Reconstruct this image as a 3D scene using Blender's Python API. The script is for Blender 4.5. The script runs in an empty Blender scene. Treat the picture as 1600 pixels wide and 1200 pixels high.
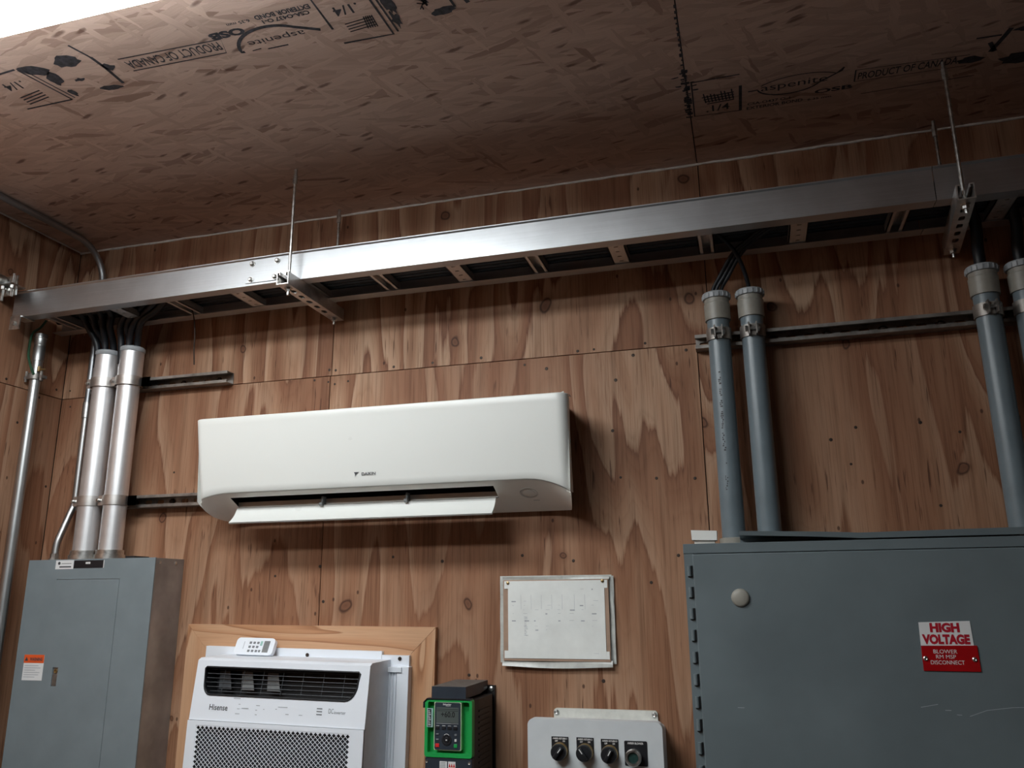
import bpy, bmesh, math, random
from mathutils import Vector, Matrix

random.seed(7)
S = bpy.context.scene
COL = S.collection
V = Vector
PI = math.pi

# ------------------------------------------------------------------ camera, world, exposure
CAM = V((1.2910, -2.3514, -0.7085))            # world z = 0 is the horizontal plywood seam, 2.44 m above the floor
YAW, PITCH, ROLL = -0.27840, 0.25287, -0.00819
_f = V((math.sin(YAW) * math.cos(PITCH), math.cos(YAW) * math.cos(PITCH), math.sin(PITCH)))
_r = V((math.cos(YAW), -math.sin(YAW), 0))
_u = _r.cross(_f)
_r2 = _r * math.cos(ROLL) + _u * math.sin(ROLL)
_u2 = -_r * math.sin(ROLL) + _u * math.cos(ROLL)
cam_data = bpy.data.cameras.new('camera')
cam = bpy.data.objects.new('camera', cam_data)
COL.objects.link(cam)
M = Matrix((_r2, _u2, -_f)).transposed().to_4x4()
M.translation = CAM
cam.matrix_world = M
cam_data.sensor_width = 36.0
cam_data.lens = 1283.06 / 1600 * 36.0
cam_data.clip_start = 0.02
S.camera = cam

W = bpy.data.worlds.new('world')
S.world = W
W.use_nodes = True
W.node_tree.nodes['Background'].inputs[0].default_value = (0.8, 0.9, 1.0, 1)
W.node_tree.nodes['Background'].inputs[1].default_value = 0.0

S.view_settings.view_transform = 'Standard'
S.view_settings.look = 'None'
S.view_settings.gamma = 1.0
S.view_settings.use_curve_mapping = False
S.view_settings.exposure = 0.0
LIGHT_NEAR = 26.0      # strength of the ceiling panel seen in the photo's top left corner
LIGHT_FAR = 32.0       # strength of its twin further back in the room

CEIL = 0.576
FLOOR = -2.44
XL, XR = -1.0917, 5.6
YF = -6.6

# ------------------------------------------------------------------ helpers
ORG = {}

def lin(c):
    c = c / 255.0
    return c / 12.92 if c <= 0.04045 else ((c + 0.055) / 1.055) ** 2.4

def rgb(r, g, b):
    return (lin(r), lin(g), lin(b), 1)

def new_mat(name):
    m = bpy.data.materials.new(name)
    m.use_nodes = True
    nt = m.node_tree
    return m, nt, nt.nodes['Principled BSDF']

class N:
    """small node-graph builder"""
    def __init__(self, nt):
        self.nt = nt
    def node(self, t, **kw):
        n = self.nt.nodes.new(t)
        for k, v in kw.items():
            setattr(n, k, v)
        return n
    def put(self, sock, v):
        if hasattr(v, 'is_output') or isinstance(v, bpy.types.NodeSocket):
            self.nt.links.new(v, sock)
        else:
            sock.default_value = v
    def math(self, op, a, b=0.0, c=0.0, clamp=False):
        n = self.node('ShaderNodeMath', operation=op, use_clamp=clamp)
        for i, v in enumerate((a, b, c)):
            if i < len(n.inputs):
                self.put(n.inputs[i], v)
        return n.outputs[0]
    def xyz(self, x=0.0, y=0.0, z=0.0):
        n = self.node('ShaderNodeCombineXYZ')
        for i, v in enumerate((x, y, z)):
            self.put(n.inputs[i], v)
        return n.outputs[0]
    def noise(self, vec, scale=1.0, detail=2.0, rough=0.5, dist=0.0, dim='3D'):
        n = self.node('ShaderNodeTexNoise', noise_dimensions=dim)
        self.put(n.inputs['Vector'], vec)
        n.inputs['Scale'].default_value = scale
        n.inputs['Detail'].default_value = detail
        n.inputs['Roughness'].default_value = rough
        n.inputs['Distortion'].default_value = dist
        return n.outputs[0]
    def voronoi(self, vec, scale=1.0, dim='3D', feature='F1', rand=1.0):
        n = self.node('ShaderNodeTexVoronoi', voronoi_dimensions=dim, feature=feature)
        self.put(n.inputs['Vector'], vec)
        n.inputs['Scale'].default_value = scale
        n.inputs['Randomness'].default_value = rand
        return n
    def ramp(self, fac, stops, interp='LINEAR'):
        n = self.node('ShaderNodeValToRGB')
        n.color_ramp.interpolation = interp
        e = n.color_ramp.elements
        while len(e) < len(stops):
            e.new(0.5)
        for i, (p, c) in enumerate(stops):
            e[i].position = p
            e[i].color = c if len(c) == 4 else (*c, 1)
        self.put(n.inputs[0], fac)
        return n.outputs[0]
    def mix(self, fac, a, b, mode='MIX'):
        n = self.node('ShaderNodeMix', data_type='RGBA', blend_type=mode)
        self.put(n.inputs[0], fac)
        self.put(n.inputs[6], a)
        self.put(n.inputs[7], b)
        return n.outputs[2]
    def step(self, v, lo, hi):
        n = self.node('ShaderNodeMapRange', interpolation_type='SMOOTHSTEP')
        self.put(n.inputs[0], v)
        n.inputs[1].default_value = lo
        n.inputs[2].default_value = hi
        return n.outputs[0]
    def bump(self, h, strength=0.2, dist=0.01):
        n = self.node('ShaderNodeBump')
        n.inputs['Strength'].default_value = strength
        n.inputs['Distance'].default_value = dist
        self.put(n.inputs['Height'], h)
        return n.outputs[0]

def simple(name, col, rough=0.5, metal=0.0, var=0.06, scale=30.0, spec=0.5, coat=0.0):
    """plain procedural surface: base colour with faint blotches, uneven gloss"""
    m, nt, b = new_mat(name)
    g = N(nt)
    tc = g.node('ShaderNodeTexCoord').outputs['Object']
    n = g.noise(tc, scale, 3.0, 0.6)
    lo = tuple(max(0, c * (1 - var * 2)) for c in col[:3])
    hi = tuple(min(1, c * (1 + var * 2)) for c in col[:3])
    nt.links.new(g.ramp(n, [(0.3, lo), (0.7, hi)]), b.inputs['Base Color'])
    r = g.math('MULTIPLY_ADD', n, 0.16, max(0.02, rough - 0.08))
    nt.links.new(r, b.inputs['Roughness'])
    b.inputs['Metallic'].default_value = metal
    b.inputs['Specular IOR Level'].default_value = spec
    b.inputs['Coat Weight'].default_value = coat
    return m

def brushed(name, col, rough, axis=0, metal=1.0, smudge=0.5):
    """drawn aluminium / steel with fine lines along one axis and dull smudges"""
    m, nt, b = new_mat(name)
    g = N(nt)
    tc = g.node('ShaderNodeTexCoord').outputs['Object']
    sep = g.node('ShaderNodeSeparateXYZ')
    nt.links.new(tc, sep.inputs[0])
    k = [300.0, 300.0, 300.0]
    k[axis] = 3.0
    v = g.xyz(*[g.math('MULTIPLY', sep.outputs[i], k[i]) for i in range(3)])
    fine = g.noise(v, 1.0, 3.0, 0.6)
    big = g.noise(tc, 9.0, 4.0, 0.65)
    c = g.ramp(g.math('MULTIPLY_ADD', fine, 0.5, g.math('MULTIPLY', big, 0.5)),
               [(0.3, tuple(x * 0.82 for x in col[:3])), (0.7, tuple(min(1, x * 1.08) for x in col[:3]))])
    nt.links.new(c, b.inputs['Base Color'])
    r = g.math('ADD', g.math('MULTIPLY_ADD', big, 0.25 * smudge, rough - 0.12 * smudge), g.math('MULTIPLY', fine, 0.08))
    nt.links.new(r, b.inputs['Roughness'])
    b.inputs['Metallic'].default_value = metal
    nt.links.new(g.bump(fine, 0.08, 0.001), b.inputs['Normal'])
    return m

def plywood_mat(name):
    m, nt, b = new_mat(name)
    g = N(nt)
    tc = g.node('ShaderNodeTexCoord').outputs['Object']
    sep = g.node('ShaderNodeSeparateXYZ')
    nt.links.new(tc, sep.inputs[0])
    rnd = g.node('ShaderNodeNewGeometry').outputs['Random Per Island']
    h = g.math('ADD', sep.outputs[0], sep.outputs[1])
    z = sep.outputs[2]
    ho = g.math('MULTIPLY_ADD', rnd, 37.0, h)
    zo = g.math('MULTIPLY_ADD', rnd, 53.0, z)
    # fibre: long thin streaks
    fib = g.noise(g.xyz(g.math('MULTIPLY', ho, 230.0), g.math('MULTIPLY', zo, 4.0)), 1.0, 3.0, 0.65)
    fib2 = g.noise(g.xyz(g.math('MULTIPLY', ho, 60.0), g.math('MULTIPLY', zo, 1.3)), 1.0, 3.0, 0.6)
    jagn = g.noise(g.xyz(g.math('MULTIPLY', ho, 150.0), g.math('MULTIPLY', zo, 2.5)), 1.0, 2.0, 0.6)
    # rotary-cut cathedral bands
    base = g.noise(g.xyz(g.math('MULTIPLY', ho, 3.4), g.math('MULTIPLY', zo, 0.55)), 1.0, 2.5, 0.5, 0.3)
    jag = g.math('ADD', g.math('MULTIPLY', g.math('SUBTRACT', fib2, 0.5), 0.035), g.math('MULTIPLY', g.math('SUBTRACT', jagn, 0.5), 0.012))
    f = g.math('FRACT', g.math('MULTIPLY', g.math('ADD', base, jag), 9.0))
    band = g.ramp(f, [(0.0, rgb(138, 98, 75)), (0.06, rgb(184, 151, 125)), (0.40, rgb(174, 136, 109)),
                      (0.70, rgb(148, 107, 82)), (0.93, rgb(138, 96, 72)), (0.99, rgb(118, 80, 60))])
    fl_ = g.math('FRACT', g.math('MULTIPLY', g.math('ADD', base, g.math('MULTIPLY', jag, 0.4)), 34.0))
    band = g.mix(0.55, band, g.ramp(fl_, [(0.0, (0.78, 0.74, 0.70)), (0.16, (1, 1, 1)), (0.75, (1, 1, 1)), (1.0, (0.86, 0.83, 0.80))]), 'MULTIPLY')
    # broad tone drift (pale upper strips, redder areas) and vertical streaks
    drift = g.noise(g.xyz(g.math('MULTIPLY', ho, 1.7), g.math('MULTIPLY', zo, 0.5), 4.0), 1.0, 2.0, 0.5)
    band = g.mix(g.step(drift, 0.35, 0.7), band, g.mix(0.6, band, rgb(140, 98, 75)))
    # boards are weathered pale round the joint and browner lower down
    band = g.mix(g.math('MULTIPLY', g.math('SUBTRACT', 1.0, g.step(z, -0.75, 0.0)), 0.6), band, g.mix(0.75, band, rgb(146, 104, 77)))
    st = g.ramp(fib2, [(0.26, (0.58, 0.53, 0.49)), (0.47, (1, 1, 1)), (0.75, (1.16, 1.17, 1.18))])
    band = g.mix(0.8, band, st, 'MULTIPLY')
    # fibre contrast
    fc = g.ramp(fib, [(0.25, (0.58, 0.53, 0.49)), (0.5, (1, 1, 1)), (0.75, (1.0, 1.0, 1.0))])
    col = g.mix(0.9, band, fc, 'MULTIPLY')
    # short dark checks
    ck = g.noise(g.xyz(g.math('MULTIPLY', ho, 120.0), g.math('MULTIPLY', zo, 7.0), 9.0), 1.0, 2.0, 0.6)
    ckm = g.noise(g.xyz(ho, zo, 2.0), 2.6, 2.0, 0.5)
    ckf = g.math('MULTIPLY', g.step(ck, 0.61, 0.69), g.step(ckm, 0.44, 0.58))
    col = g.mix(g.math('MULTIPLY', ckf, 0.75), col, rgb(70, 42, 30))
    # knots
    wob = g.math('MULTIPLY', g.math('SUBTRACT', g.noise(g.xyz(ho, zo), 9.0, 2.0), 0.5), 0.05)
    kv = g.voronoi(g.xyz(g.math('ADD', ho, wob), g.math('MULTIPLY', g.math('ADD', zo, wob), 0.85)), 2.9, '2D')
    kd = kv.outputs['Distance']
    ksel = g.step(g.node('ShaderNodeSeparateColor').outputs[0], 0, 1)
    sc = g.node('ShaderNodeSeparateColor')
    nt.links.new(kv.outputs['Color'], sc.inputs[0])
    ksel = g.math('GREATER_THAN', sc.outputs[0], 0.55)
    rad = g.math('MULTIPLY_ADD', sc.outputs[1], 0.03, 0.022)
    rel = g.math('DIVIDE', kd, rad)
    kcore = g.math('MULTIPLY', g.math('SUBTRACT', 1.0, g.step(rel, 0.75, 1.15)), ksel)
    khalo = g.math('MULTIPLY', g.math('SUBTRACT', 1.0, g.step(rel, 1.0, 2.6)), ksel)
    kring = g.ramp(rel, [(0.0, rgb(104, 68, 50)), (0.55, rgb(116, 78, 58)), (0.75, rgb(58, 34, 24)), (1.0, rgb(58, 34, 24))])
    col = g.mix(g.math('MULTIPLY', khalo, 0.4), col, rgb(122, 84, 62))
    col = g.mix(g.math('MULTIPLY', kcore, 0.85), col, kring)
    # small scattered blemishes
    sv = g.voronoi(g.xyz(ho, g.math('MULTIPLY', zo, 0.6)), 13.0, '2D')
    s2 = g.node('ShaderNodeSeparateColor')
    nt.links.new(sv.outputs['Color'], s2.inputs[0])
    sm = g.math('MULTIPLY', g.math('SUBTRACT', 1.0, g.step(sv.outputs['Distance'], 0.03, 0.06)), g.math('GREATER_THAN', s2.outputs[0], 0.86))
    col = g.mix(g.math('MULTIPLY', sm, 0.8), col, rgb(60, 38, 28))
    nt.links.new(col, b.inputs['Base Color'])
    b.inputs['Roughness'].default_value = 0.62
    b.inputs['Specular IOR Level'].default_value = 0.25
    nt.links.new(g.bump(g.math('ADD', g.math('MULTIPLY', fib, 0.5), f), 0.12, 0.002), b.inputs['Normal'])
    return m

def osb_mat(name):
    m, nt, b = new_mat(name)
    g = N(nt)
    tc = g.node('ShaderNodeTexCoord').outputs['Object']
    sep = g.node('ShaderNodeSeparateXYZ')
    nt.links.new(tc, sep.inputs[0])
    rnd = g.node('ShaderNodeNewGeometry').outputs['Random Per Island']
    x = g.math('MULTIPLY_ADD', rnd, 17.0, sep.outputs[0])
    y = g.math('MULTIPLY_ADD', rnd, 23.0, sep.outputs[1])
    wx = g.math('MULTIPLY', g.math('SUBTRACT', g.noise(g.xyz(x, y), 20.0, 3.0, 0.6), 0.5), 0.02)
    wy = g.math('MULTIPLY', g.math('SUBTRACT', g.noise(g.xyz(x, y, 5.0), 20.0, 3.0, 0.6), 0.5), 0.012)
    x2 = g.math('ADD', x, wx)
    y2 = g.math('ADD', y, wy)
    def layer(ang, sx, sy, zo):
        c, s = math.cos(ang), math.sin(ang)
        u = g.math('MULTIPLY', g.math('ADD', g.math('MULTIPLY', x2, c), g.math('MULTIPLY', y2, s)), sx)
        v = g.math('MULTIPLY', g.math('ADD', g.math('MULTIPLY', x2, -s), g.math('MULTIPLY', y2, c)), sy)
        vn = g.voronoi(g.xyz(u, v, zo), 1.0, '3D')
        sc = g.node('ShaderNodeSeparateColor')
        nt.links.new(vn.outputs['Color'], sc.inputs[0])
        fib = g.noise(g.xyz(g.math('MULTIPLY', u, 0.6), g.math('MULTIPLY', v, 9.0), zo), 1.0, 2.0, 0.6)
        return sc.outputs[0], sc.outputs[1], fib
    a = layer(0.05, 7.0, 48.0, 0.0)
    b2 = layer(0.30, 8.0, 60.0, 7.0)
    c2 = layer(-0.25, 8.0, 60.0, 3.0)
    d2 = layer(1.2, 12.0, 60.0, 11.0)
    def pick(base, top, thr):
        k = g.math('GREATER_THAN', top[1], thr)
        mixv = lambda p, q: g.math('ADD', g.math('MULTIPLY', p, g.math('SUBTRACT', 1.0, k)), g.math('MULTIPLY', q, k))
        return (mixv(base[0], top[0]), top[1], mixv(base[2], top[2]))
    o = pick(pick(pick(a, b2, 0.6), c2, 0.62), d2, 0.86)
    tone = g.ramp(o[0], [(0.0, rgb(166, 138, 124)), (0.10, rgb(194, 168, 154)), (0.5, rgb(205, 179, 165)), (1.0, rgb(216, 191, 177))])
    fc = g.ramp(o[2], [(0.25, (0.80, 0.77, 0.74)), (0.6, (1, 1, 1))])
    col = g.mix(0.7, tone, fc, 'MULTIPLY')
    # dark flake ends and bark slivers
    u = g.math('MULTIPLY', x2, 16.0)
    v = g.math('MULTIPLY', g.math('ADD', y2, g.math('MULTIPLY', x2, 0.25)), 60.0)
    dv = g.voronoi(g.xyz(u, v, 21.0), 1.0, '3D')
    sc = g.node('ShaderNodeSeparateColor')
    nt.links.new(dv.outputs['Color'], sc.inputs[0])
    dm = g.math('MULTIPLY', g.math('GREATER_THAN', sc.outputs[0], 0.93), g.math('SUBTRACT', 1.0, g.step(dv.outputs['Distance'], 0.2, 0.5)))
    col = g.mix(g.math('MULTIPLY', dm, 0.7), col, rgb(84, 50, 38))
    nt.links.new(col, b.inputs['Base Color'])
    b.inputs['Roughness'].default_value = 0.6
    b.inputs['Specular IOR Level'].default_value = 0.3
    nt.links.new(g.bump(g.math('ADD', o[0], g.math('MULTIPLY', o[2], 0.4)), 0.25, 0.003), b.inputs['Normal'])
    return m

def pine_mat(name, axis):
    """fresh softwood board, grain along the axis"""
    m, nt, b = new_mat(name)
    g = N(nt)
    tc = g.node('ShaderNodeTexCoord').outputs['Object']
    sep = g.node('ShaderNodeSeparateXYZ')
    nt.links.new(tc, sep.inputs[0])
    l = sep.outputs[axis]
    c = sep.outputs[2 if axis == 0 else 0]
    n = g.noise(g.xyz(g.math('MULTIPLY', l, 0.9), g.math('MULTIPLY', c, 10.0), 3.0 + axis), 1.0, 2.0, 0.4, 0.2)
    f = g.math('FRACT', g.math('MULTIPLY', n, 6.0))
    fine = g.noise(g.xyz(g.math('MULTIPLY', l, 8.0), g.math('MULTIPLY', c, 320.0)), 1.0, 2.0, 0.6)
    col = g.ramp(f, [(0.0, rgb(205, 163, 128)), (0.5, rgb(203, 158, 122)), (0.85, rgb(192, 142, 104)), (0.97, rgb(160, 110, 76)), (1.0, rgb(198, 155, 120))])
    col = g.mix(0.5, col, g.ramp(fine, [(0.3, (0.78, 0.74, 0.7)), (0.6, (1, 1, 1))]), 'MULTIPLY')
    nt.links.new(col, b.inputs['Base Color'])
    b.inputs['Roughness'].default_value = 0.55
    return m

def emit_mat(name, col, strength):
    m, nt, b = new_mat(name)
    b.inputs['Base Color'].default_value = (0.8, 0.8, 0.8, 1)
    b.inputs['Emission Color'].default_value = col
    b.inputs['Emission Strength'].default_value = strength
    return m

MT = {}
MT['ply'] = plywood_mat('plywood')
MT['osb'] = osb_mat('oriented_strand_board')
MT['pine_h'] = pine_mat('pine_along_x', 0)
MT['pine_v'] = pine_mat('pine_along_z', 2)
MT['gap'] = simple('dark_gap', (0.012, 0.009, 0.007), 0.9)
MT['concrete'] = simple('concrete_floor', (0.06, 0.059, 0.058), 0.7, var=0.15, scale=6)
MT['caulk'] = simple('white_caulk', (0.82, 0.79, 0.77), 0.7, var=0.08, scale=40)
MT['ink'] = simple('stamp_ink', (0.045, 0.047, 0.058), 0.7, var=0.3, scale=90)
MT['alu'] = brushed('tray_aluminium', (0.55, 0.57, 0.59), 0.38, 0)
MT['alu_y'] = brushed('rung_aluminium', (0.72, 0.70, 0.68), 0.42, 1)
MT['alu_pipe'] = brushed('conduit_aluminium', (0.84, 0.84, 0.85), 0.40, 2, 0.85)
MT['steel'] = brushed('galvanised_steel', (0.52, 0.53, 0.53), 0.36, 2)
MT['steel_y'] = brushed('galvanised_steel_pipe', (0.42, 0.44, 0.46), 0.42, 1)
MT['zinc'] = simple('zinc_hardware', (0.62, 0.62, 0.60), 0.34, 1.0, 0.15, 60)
MT['strut'] = simple('weathered_strut_steel', (0.30, 0.28, 0.26), 0.5, 0.85, 0.18, 25)
MT['strut_bright'] = simple('aluminium_strut', (0.62, 0.60, 0.58), 0.42, 0.95, 0.1, 25)
MT['pvc'] = simple('grey_pvc', rgb(112, 125, 132), 0.33, 0, 0.05, 12)
MT['pvc_grey'] = simple('light_grey_pvc', rgb(150, 147, 138), 0.4, 0, 0.06, 30)
MT['pvc_lid'] = simple('pale_grey_pvc', rgb(165, 170, 174), 0.42, 0, 0.06, 30)
MT['cable'] = simple('black_cable', (0.007, 0.009, 0.013), 0.5, 0, 0.2, 30)
MT['cable_green'] = simple('green_cable', (0.015, 0.07, 0.03), 0.5)
MT['panel_grey'] = simple('panel_grey_paint', rgb(122, 133, 138), 0.38, 0, 0.04, 8)
MT['can'] = simple('galvanised_can', (0.36, 0.35, 0.34), 0.45, 0.6, 0.12, 9)
MT['cab_grey'] = simple('cabinet_grey_paint', rgb(106, 117, 121), 0.36, 0, 0.05, 5)
MT['white_gloss'] = simple('white_glossy_plastic', rgb(232, 234, 230), 0.30, 0, 0.0, 5)
MT['white_matt'] = simple('white_matt_plastic', rgb(222, 221, 217), 0.45, 0, 0.02, 8)
MT['under'] = simple('warm_white_plastic', rgb(236, 232, 224), 0.45, 0, 0.02, 8)
MT['duct'] = simple('duct_grey', rgb(96, 94, 90), 0.5)
MT['black'] = simple('black_plastic', (0.012, 0.013, 0.016), 0.4, 0, 0.1, 30)
MT['dark_blue'] = simple('charcoal_plastic', rgb(44, 52, 62), 0.42, 0, 0.06, 30)
MT['win_white'] = simple('cool_white_plastic', rgb(234, 239, 246), 0.36, 0, 0.004, 8)
MT['win_side'] = simple('white_sheet_metal', rgb(226, 231, 238), 0.45, 0, 0.03, 20)
MT['cavity_dark'] = simple('dark_cavity', (0.008, 0.009, 0.011), 0.55)  # near-black colour stands in for shade inside openings and gaps
MT['vane_grey'] = simple('grey_vane', rgb(120, 122, 122), 0.5)
MT['wire_grey'] = simple('louvre_grey', rgb(70, 74, 78), 0.45)
MT['green'] = simple('signal_green_plastic', rgb(30, 158, 78), 0.38, 0, 0.03, 15)
MT['lcd'] = simple('display_glass', rgb(84, 92, 90), 0.3, 0, 0.02, 15)
MT['lcd_text'] = simple('display_segments', (0.006, 0.008, 0.008), 0.5)
MT['red'] = simple('red_plastic', rgb(205, 40, 42), 0.4)
MT['red_plate'] = simple('red_engraved_plate', rgb(160, 14, 20), 0.3, 0, 0.05, 20)
MT['crimson'] = simple('crimson_print', rgb(170, 18, 40), 0.5)
MT['label_white'] = simple('white_label', rgb(225, 226, 226), 0.5, 0, 0.02, 20)
MT['orange'] = simple('orange_label', rgb(226, 92, 40), 0.5, 0, 0.03, 30)
MT['print_grey'] = simple('grey_print', rgb(120, 124, 128), 0.6)
MT['print_pale'] = simple('pale_grey_print', rgb(176, 180, 186), 0.6)
MT['print_dark'] = simple('dark_print', rgb(60, 62, 66), 0.6)
MT['print_white'] = simple('white_print', rgb(220, 220, 218), 0.6)
MT['box_grey'] = simple('enclosure_grey', rgb(212, 217, 220), 0.42, 0, 0.02, 14)
MT['box_edge'] = simple('enclosure_rim_grey', rgb(215, 215, 208), 0.5, 0, 0.05, 40)
MT['paper'] = simple('paper', rgb(236, 239, 236), 0.7, 0, 0.03, 14)
MT['film'] = simple('cloudy_plastic_sleeve', rgb(200, 202, 197), 0.3, 0, 0.08, 30)
MT['tan_board'] = simple('tan_backing_board', rgb(168, 140, 120), 0.7, 0, 0.05, 25)
MT['mint'] = simple('mint_button', rgb(150, 190, 182), 0.5)
MT['cyan'] = simple('cyan_tab', rgb(120, 190, 200), 0.4)
MT['brass'] = simple('dull_brass', (0.45, 0.33, 0.16), 0.4, 0.9, 0.15, 60)
MT['body_dark'] = simple('drive_black_heatsink', (0.018, 0.016, 0.015), 0.5, 0.1, 0.2, 40)
MT['dust_top'] = simple('dusty_charcoal', rgb(96, 92, 88), 0.6, 0, 0.15, 60)
MT['screw_dark'] = simple('rusty_screw', (0.05, 0.035, 0.028), 0.5, 0.6, 0.2, 80)

def finish(o, smooth=None):
    me = o.data
    if smooth is not None:
        for p in me.polygons:
            p.use_smooth = True
        me.set_sharp_from_angle(angle=math.radians(smooth))

def obj(name, bm, mat, parent=None, smooth=None, recalc=True):
    """links a bmesh (built in world coordinates) as ONE mesh object; under a parent it is stored relative to the parent's root"""
    if recalc:
        bmesh.ops.recalc_face_normals(bm, faces=bm.faces[:])
    org = ORG[parent.name] if parent is not None else V((0, 0, 0))
    bm.transform(Matrix.Translation(-org))
    me = bpy.data.meshes.new(name)
    bm.to_mesh(me)
    bm.free()
    me.materials.append(mat)
    o = bpy.data.objects.new(name, me)
    COL.objects.link(o)
    if parent is not None:
        o.parent = parent
        ORG[o.name] = org
    else:
        ORG[o.name] = V((0, 0, 0))
    finish(o, smooth)
    return o

def thing(name, label, cat, loc, group=None):
    o = bpy.data.objects.new(name, None)
    o.empty_display_size = 0.05
    COL.objects.link(o)
    o.location = loc
    o['label'] = label
    o['category'] = cat
    if group:
        o['group'] = group
    ORG[o.name] = V(loc)
    return o

def solo(name, bm, mat, label, cat, origin, group=None, smooth=None):
    """a thing that is one mesh, with its origin set where it stands"""
    bmesh.ops.recalc_face_normals(bm, faces=bm.faces[:])
    bm.transform(Matrix.Translation(-V(origin)))
    me = bpy.data.meshes.new(name)
    bm.to_mesh(me)
    bm.free()
    me.materials.append(mat)
    o = bpy.data.objects.new(name, me)
    COL.objects.link(o)
    o.location = origin
    ORG[o.name] = V(origin)
    o['label'] = label
    o['category'] = cat
    if group:
        o['group'] = group
    finish(o, smooth)
    return o

def struct(name, bm, mat, smooth=None):
    o = obj(name, bm, mat, None, smooth)
    o['kind'] = 'structure'
    return o

def copy_tree(root, loc, label, rotz=0.0):
    def rec(o, parent):
        c = o.copy()
        COL.objects.link(c)
        if parent is not None:
            c.parent = parent
        for ch in [q for q in list(bpy.data.objects) if q.parent == o]:
            rec(ch, c)
        return c
    r = rec(root, None)
    r.location = loc
    r.rotation_euler.z = rotz
    r['label'] = label
    return r

def box(bm, x0, x1, y0, y1, z0, z1, bev=0.0, seg=2):
    r = bmesh.ops.create_cube(bm, size=1.0)
    vs = r['verts']
    for v in vs:
        v.co = V(((x0 + x1) / 2 + v.co.x * (x1 - x0), (y0 + y1) / 2 + v.co.y * (y1 - y0), (z0 + z1) / 2 + v.co.z * (z1 - z0)))
    if bev > 0:
        es = list({e for v in vs for e in v.link_edges})
        bmesh.ops.bevel(bm, geom=es, offset=bev, segments=seg, profile=0.5, affect='EDGES')

def bx(*a, **k):
    bm = bmesh.new()
    box(bm, *a, **k)
    return bm

def frame_of(d):
    d = d.normalized()
    a = V((0, 0, 1)) if abs(d.z) < 0.9 else V((1, 0, 0))
    u = d.cross(a).normalized()
    return u, d.cross(u).normalized()

def ring(bm, c, u, w, r, seg):
    return [bm.verts.new(c + u * (r * math.cos(2 * PI * i / seg)) + w * (r * math.sin(2 * PI * i / seg))) for i in range(seg)]

def loft(bm, rings, closed=True, caps=True):
    for a, b in zip(rings, rings[1:]):
        n = len(a)
        for i in range(n if closed else n - 1):
            bm.faces.new((a[i], a[(i + 1) % n], b[(i + 1) % n], b[i]))
    if caps:
        bm.faces.new(list(reversed(rings[0])))
        bm.faces.new(rings[-1])

def lathe(bm, base, axis, prof, seg=24, caps=True):
    """prof: list of (distance along axis, radius)"""
    axis = V(axis).normalized()
    u, w = frame_of(axis)
    base = V(base)
    loft(bm, [ring(bm, base + axis * t, u, w, max(r, 1e-5), seg) for t, r in prof], True, caps)

def cyl(bm, a, b, r, seg=20, r2=None):
    a, b = V(a), V(b)
    lathe(bm, a, b - a, [(0, r), ((b - a).length, r if r2 is None else r2)], seg)

def tube(bm, pts, r, seg=12):
    pts = [V(p) for p in pts]
    t = [(pts[min(i + 1, len(pts) - 1)] - pts[max(i - 1, 0)]).normalized() for i in range(len(pts))]
    u, w = frame_of(t[0])
    rings = []
    for i, p in enumerate(pts):
        if i:
            q = t[i - 1].rotation_difference(t[i])
            u = q @ u
            w = q @ w
        rings.append(ring(bm, p, u, w, r, seg))
    loft(bm, rings)

def curve(pts, n=8):
    """Catmull-Rom through the points"""
    P = [V(p) for p in pts]
    P = [P[0] * 2 - P[1]] + P + [P[-1] * 2 - P[-2]]
    out = []
    for i in range(1, len(P) - 2):
        for k in range(n):
            s = k / n
            a, b, c, d = P[i - 1], P[i], P[i + 1], P[i + 2]
            out.append(0.5 * (2 * b + (c - a) * s + (2 * a - 5 * b + 4 * c - d) * s * s + (3 * b - a - 3 * c + d) * s ** 3))
    out.append(P[-2])
    return out

def prism(bm, prof, fmap, a0, a1):
    """closed 2D profile swept straight; fmap(p, q, a) -> world"""
    r0 = [bm.verts.new(fmap(p, q, a0)) for p, q in prof]
    r1 = [bm.verts.new(fmap(p, q, a1)) for p, q in prof]
    loft(bm, [r0, r1])

def holed(bm, outer, holes, fmap, thick):
    """flat plate with cut-outs, given in (u, v); thickness along n"""
    t = bmesh.new()
    es = []
    for loop in [outer] + list(holes):
        vs = [t.verts.new((u, v, 0)) for u, v in loop]
        es += [t.edges.new((vs[i], vs[(i + 1) % len(vs)])) for i in range(len(vs))]
    bmesh.ops.triangle_fill(t, use_beauty=True, use_dissolve=False, edges=es, normal=(0, 0, 1))
    r = bmesh.ops.extrude_face_region(t, geom=t.faces[:])
    for v in r['geom']:
        if isinstance(v, bmesh.types.BMVert):
            v.co.z = thick
    bmesh.ops.recalc_face_normals(t, faces=t.faces[:])
    merge(bm, t, fmap)

def merge(bm, t, fmap):
    t.verts.index_update()
    vs = [bm.verts.new(fmap(v.co.x, v.co.y, v.co.z)) for v in t.verts]
    for f in t.faces:
        try:
            bm.faces.new([vs[v.index] for v in f.verts])
        except ValueError:
            pass
    t.free()

def rrect(x0, x1, z0, z1, r, seg=5):
    out = []
    for cx, cz, a in ((x1 - r, z1 - r, 0), (x0 + r, z1 - r, 90), (x0 + r, z0 + r, 180), (x1 - r, z0 + r, 270)):
        for k in range(seg + 1):
            t = math.radians(a + 90 * k / seg)
            out.append((cx + r * math.cos(t), cz + r * math.sin(t)))
    return out

def oval(cx, cy, lx, ly, seg=5):
    return rrect(cx - lx / 2, cx + lx / 2, cy - ly / 2, cy + ly / 2, min(lx, ly) / 2 * 0.98, seg)

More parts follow.
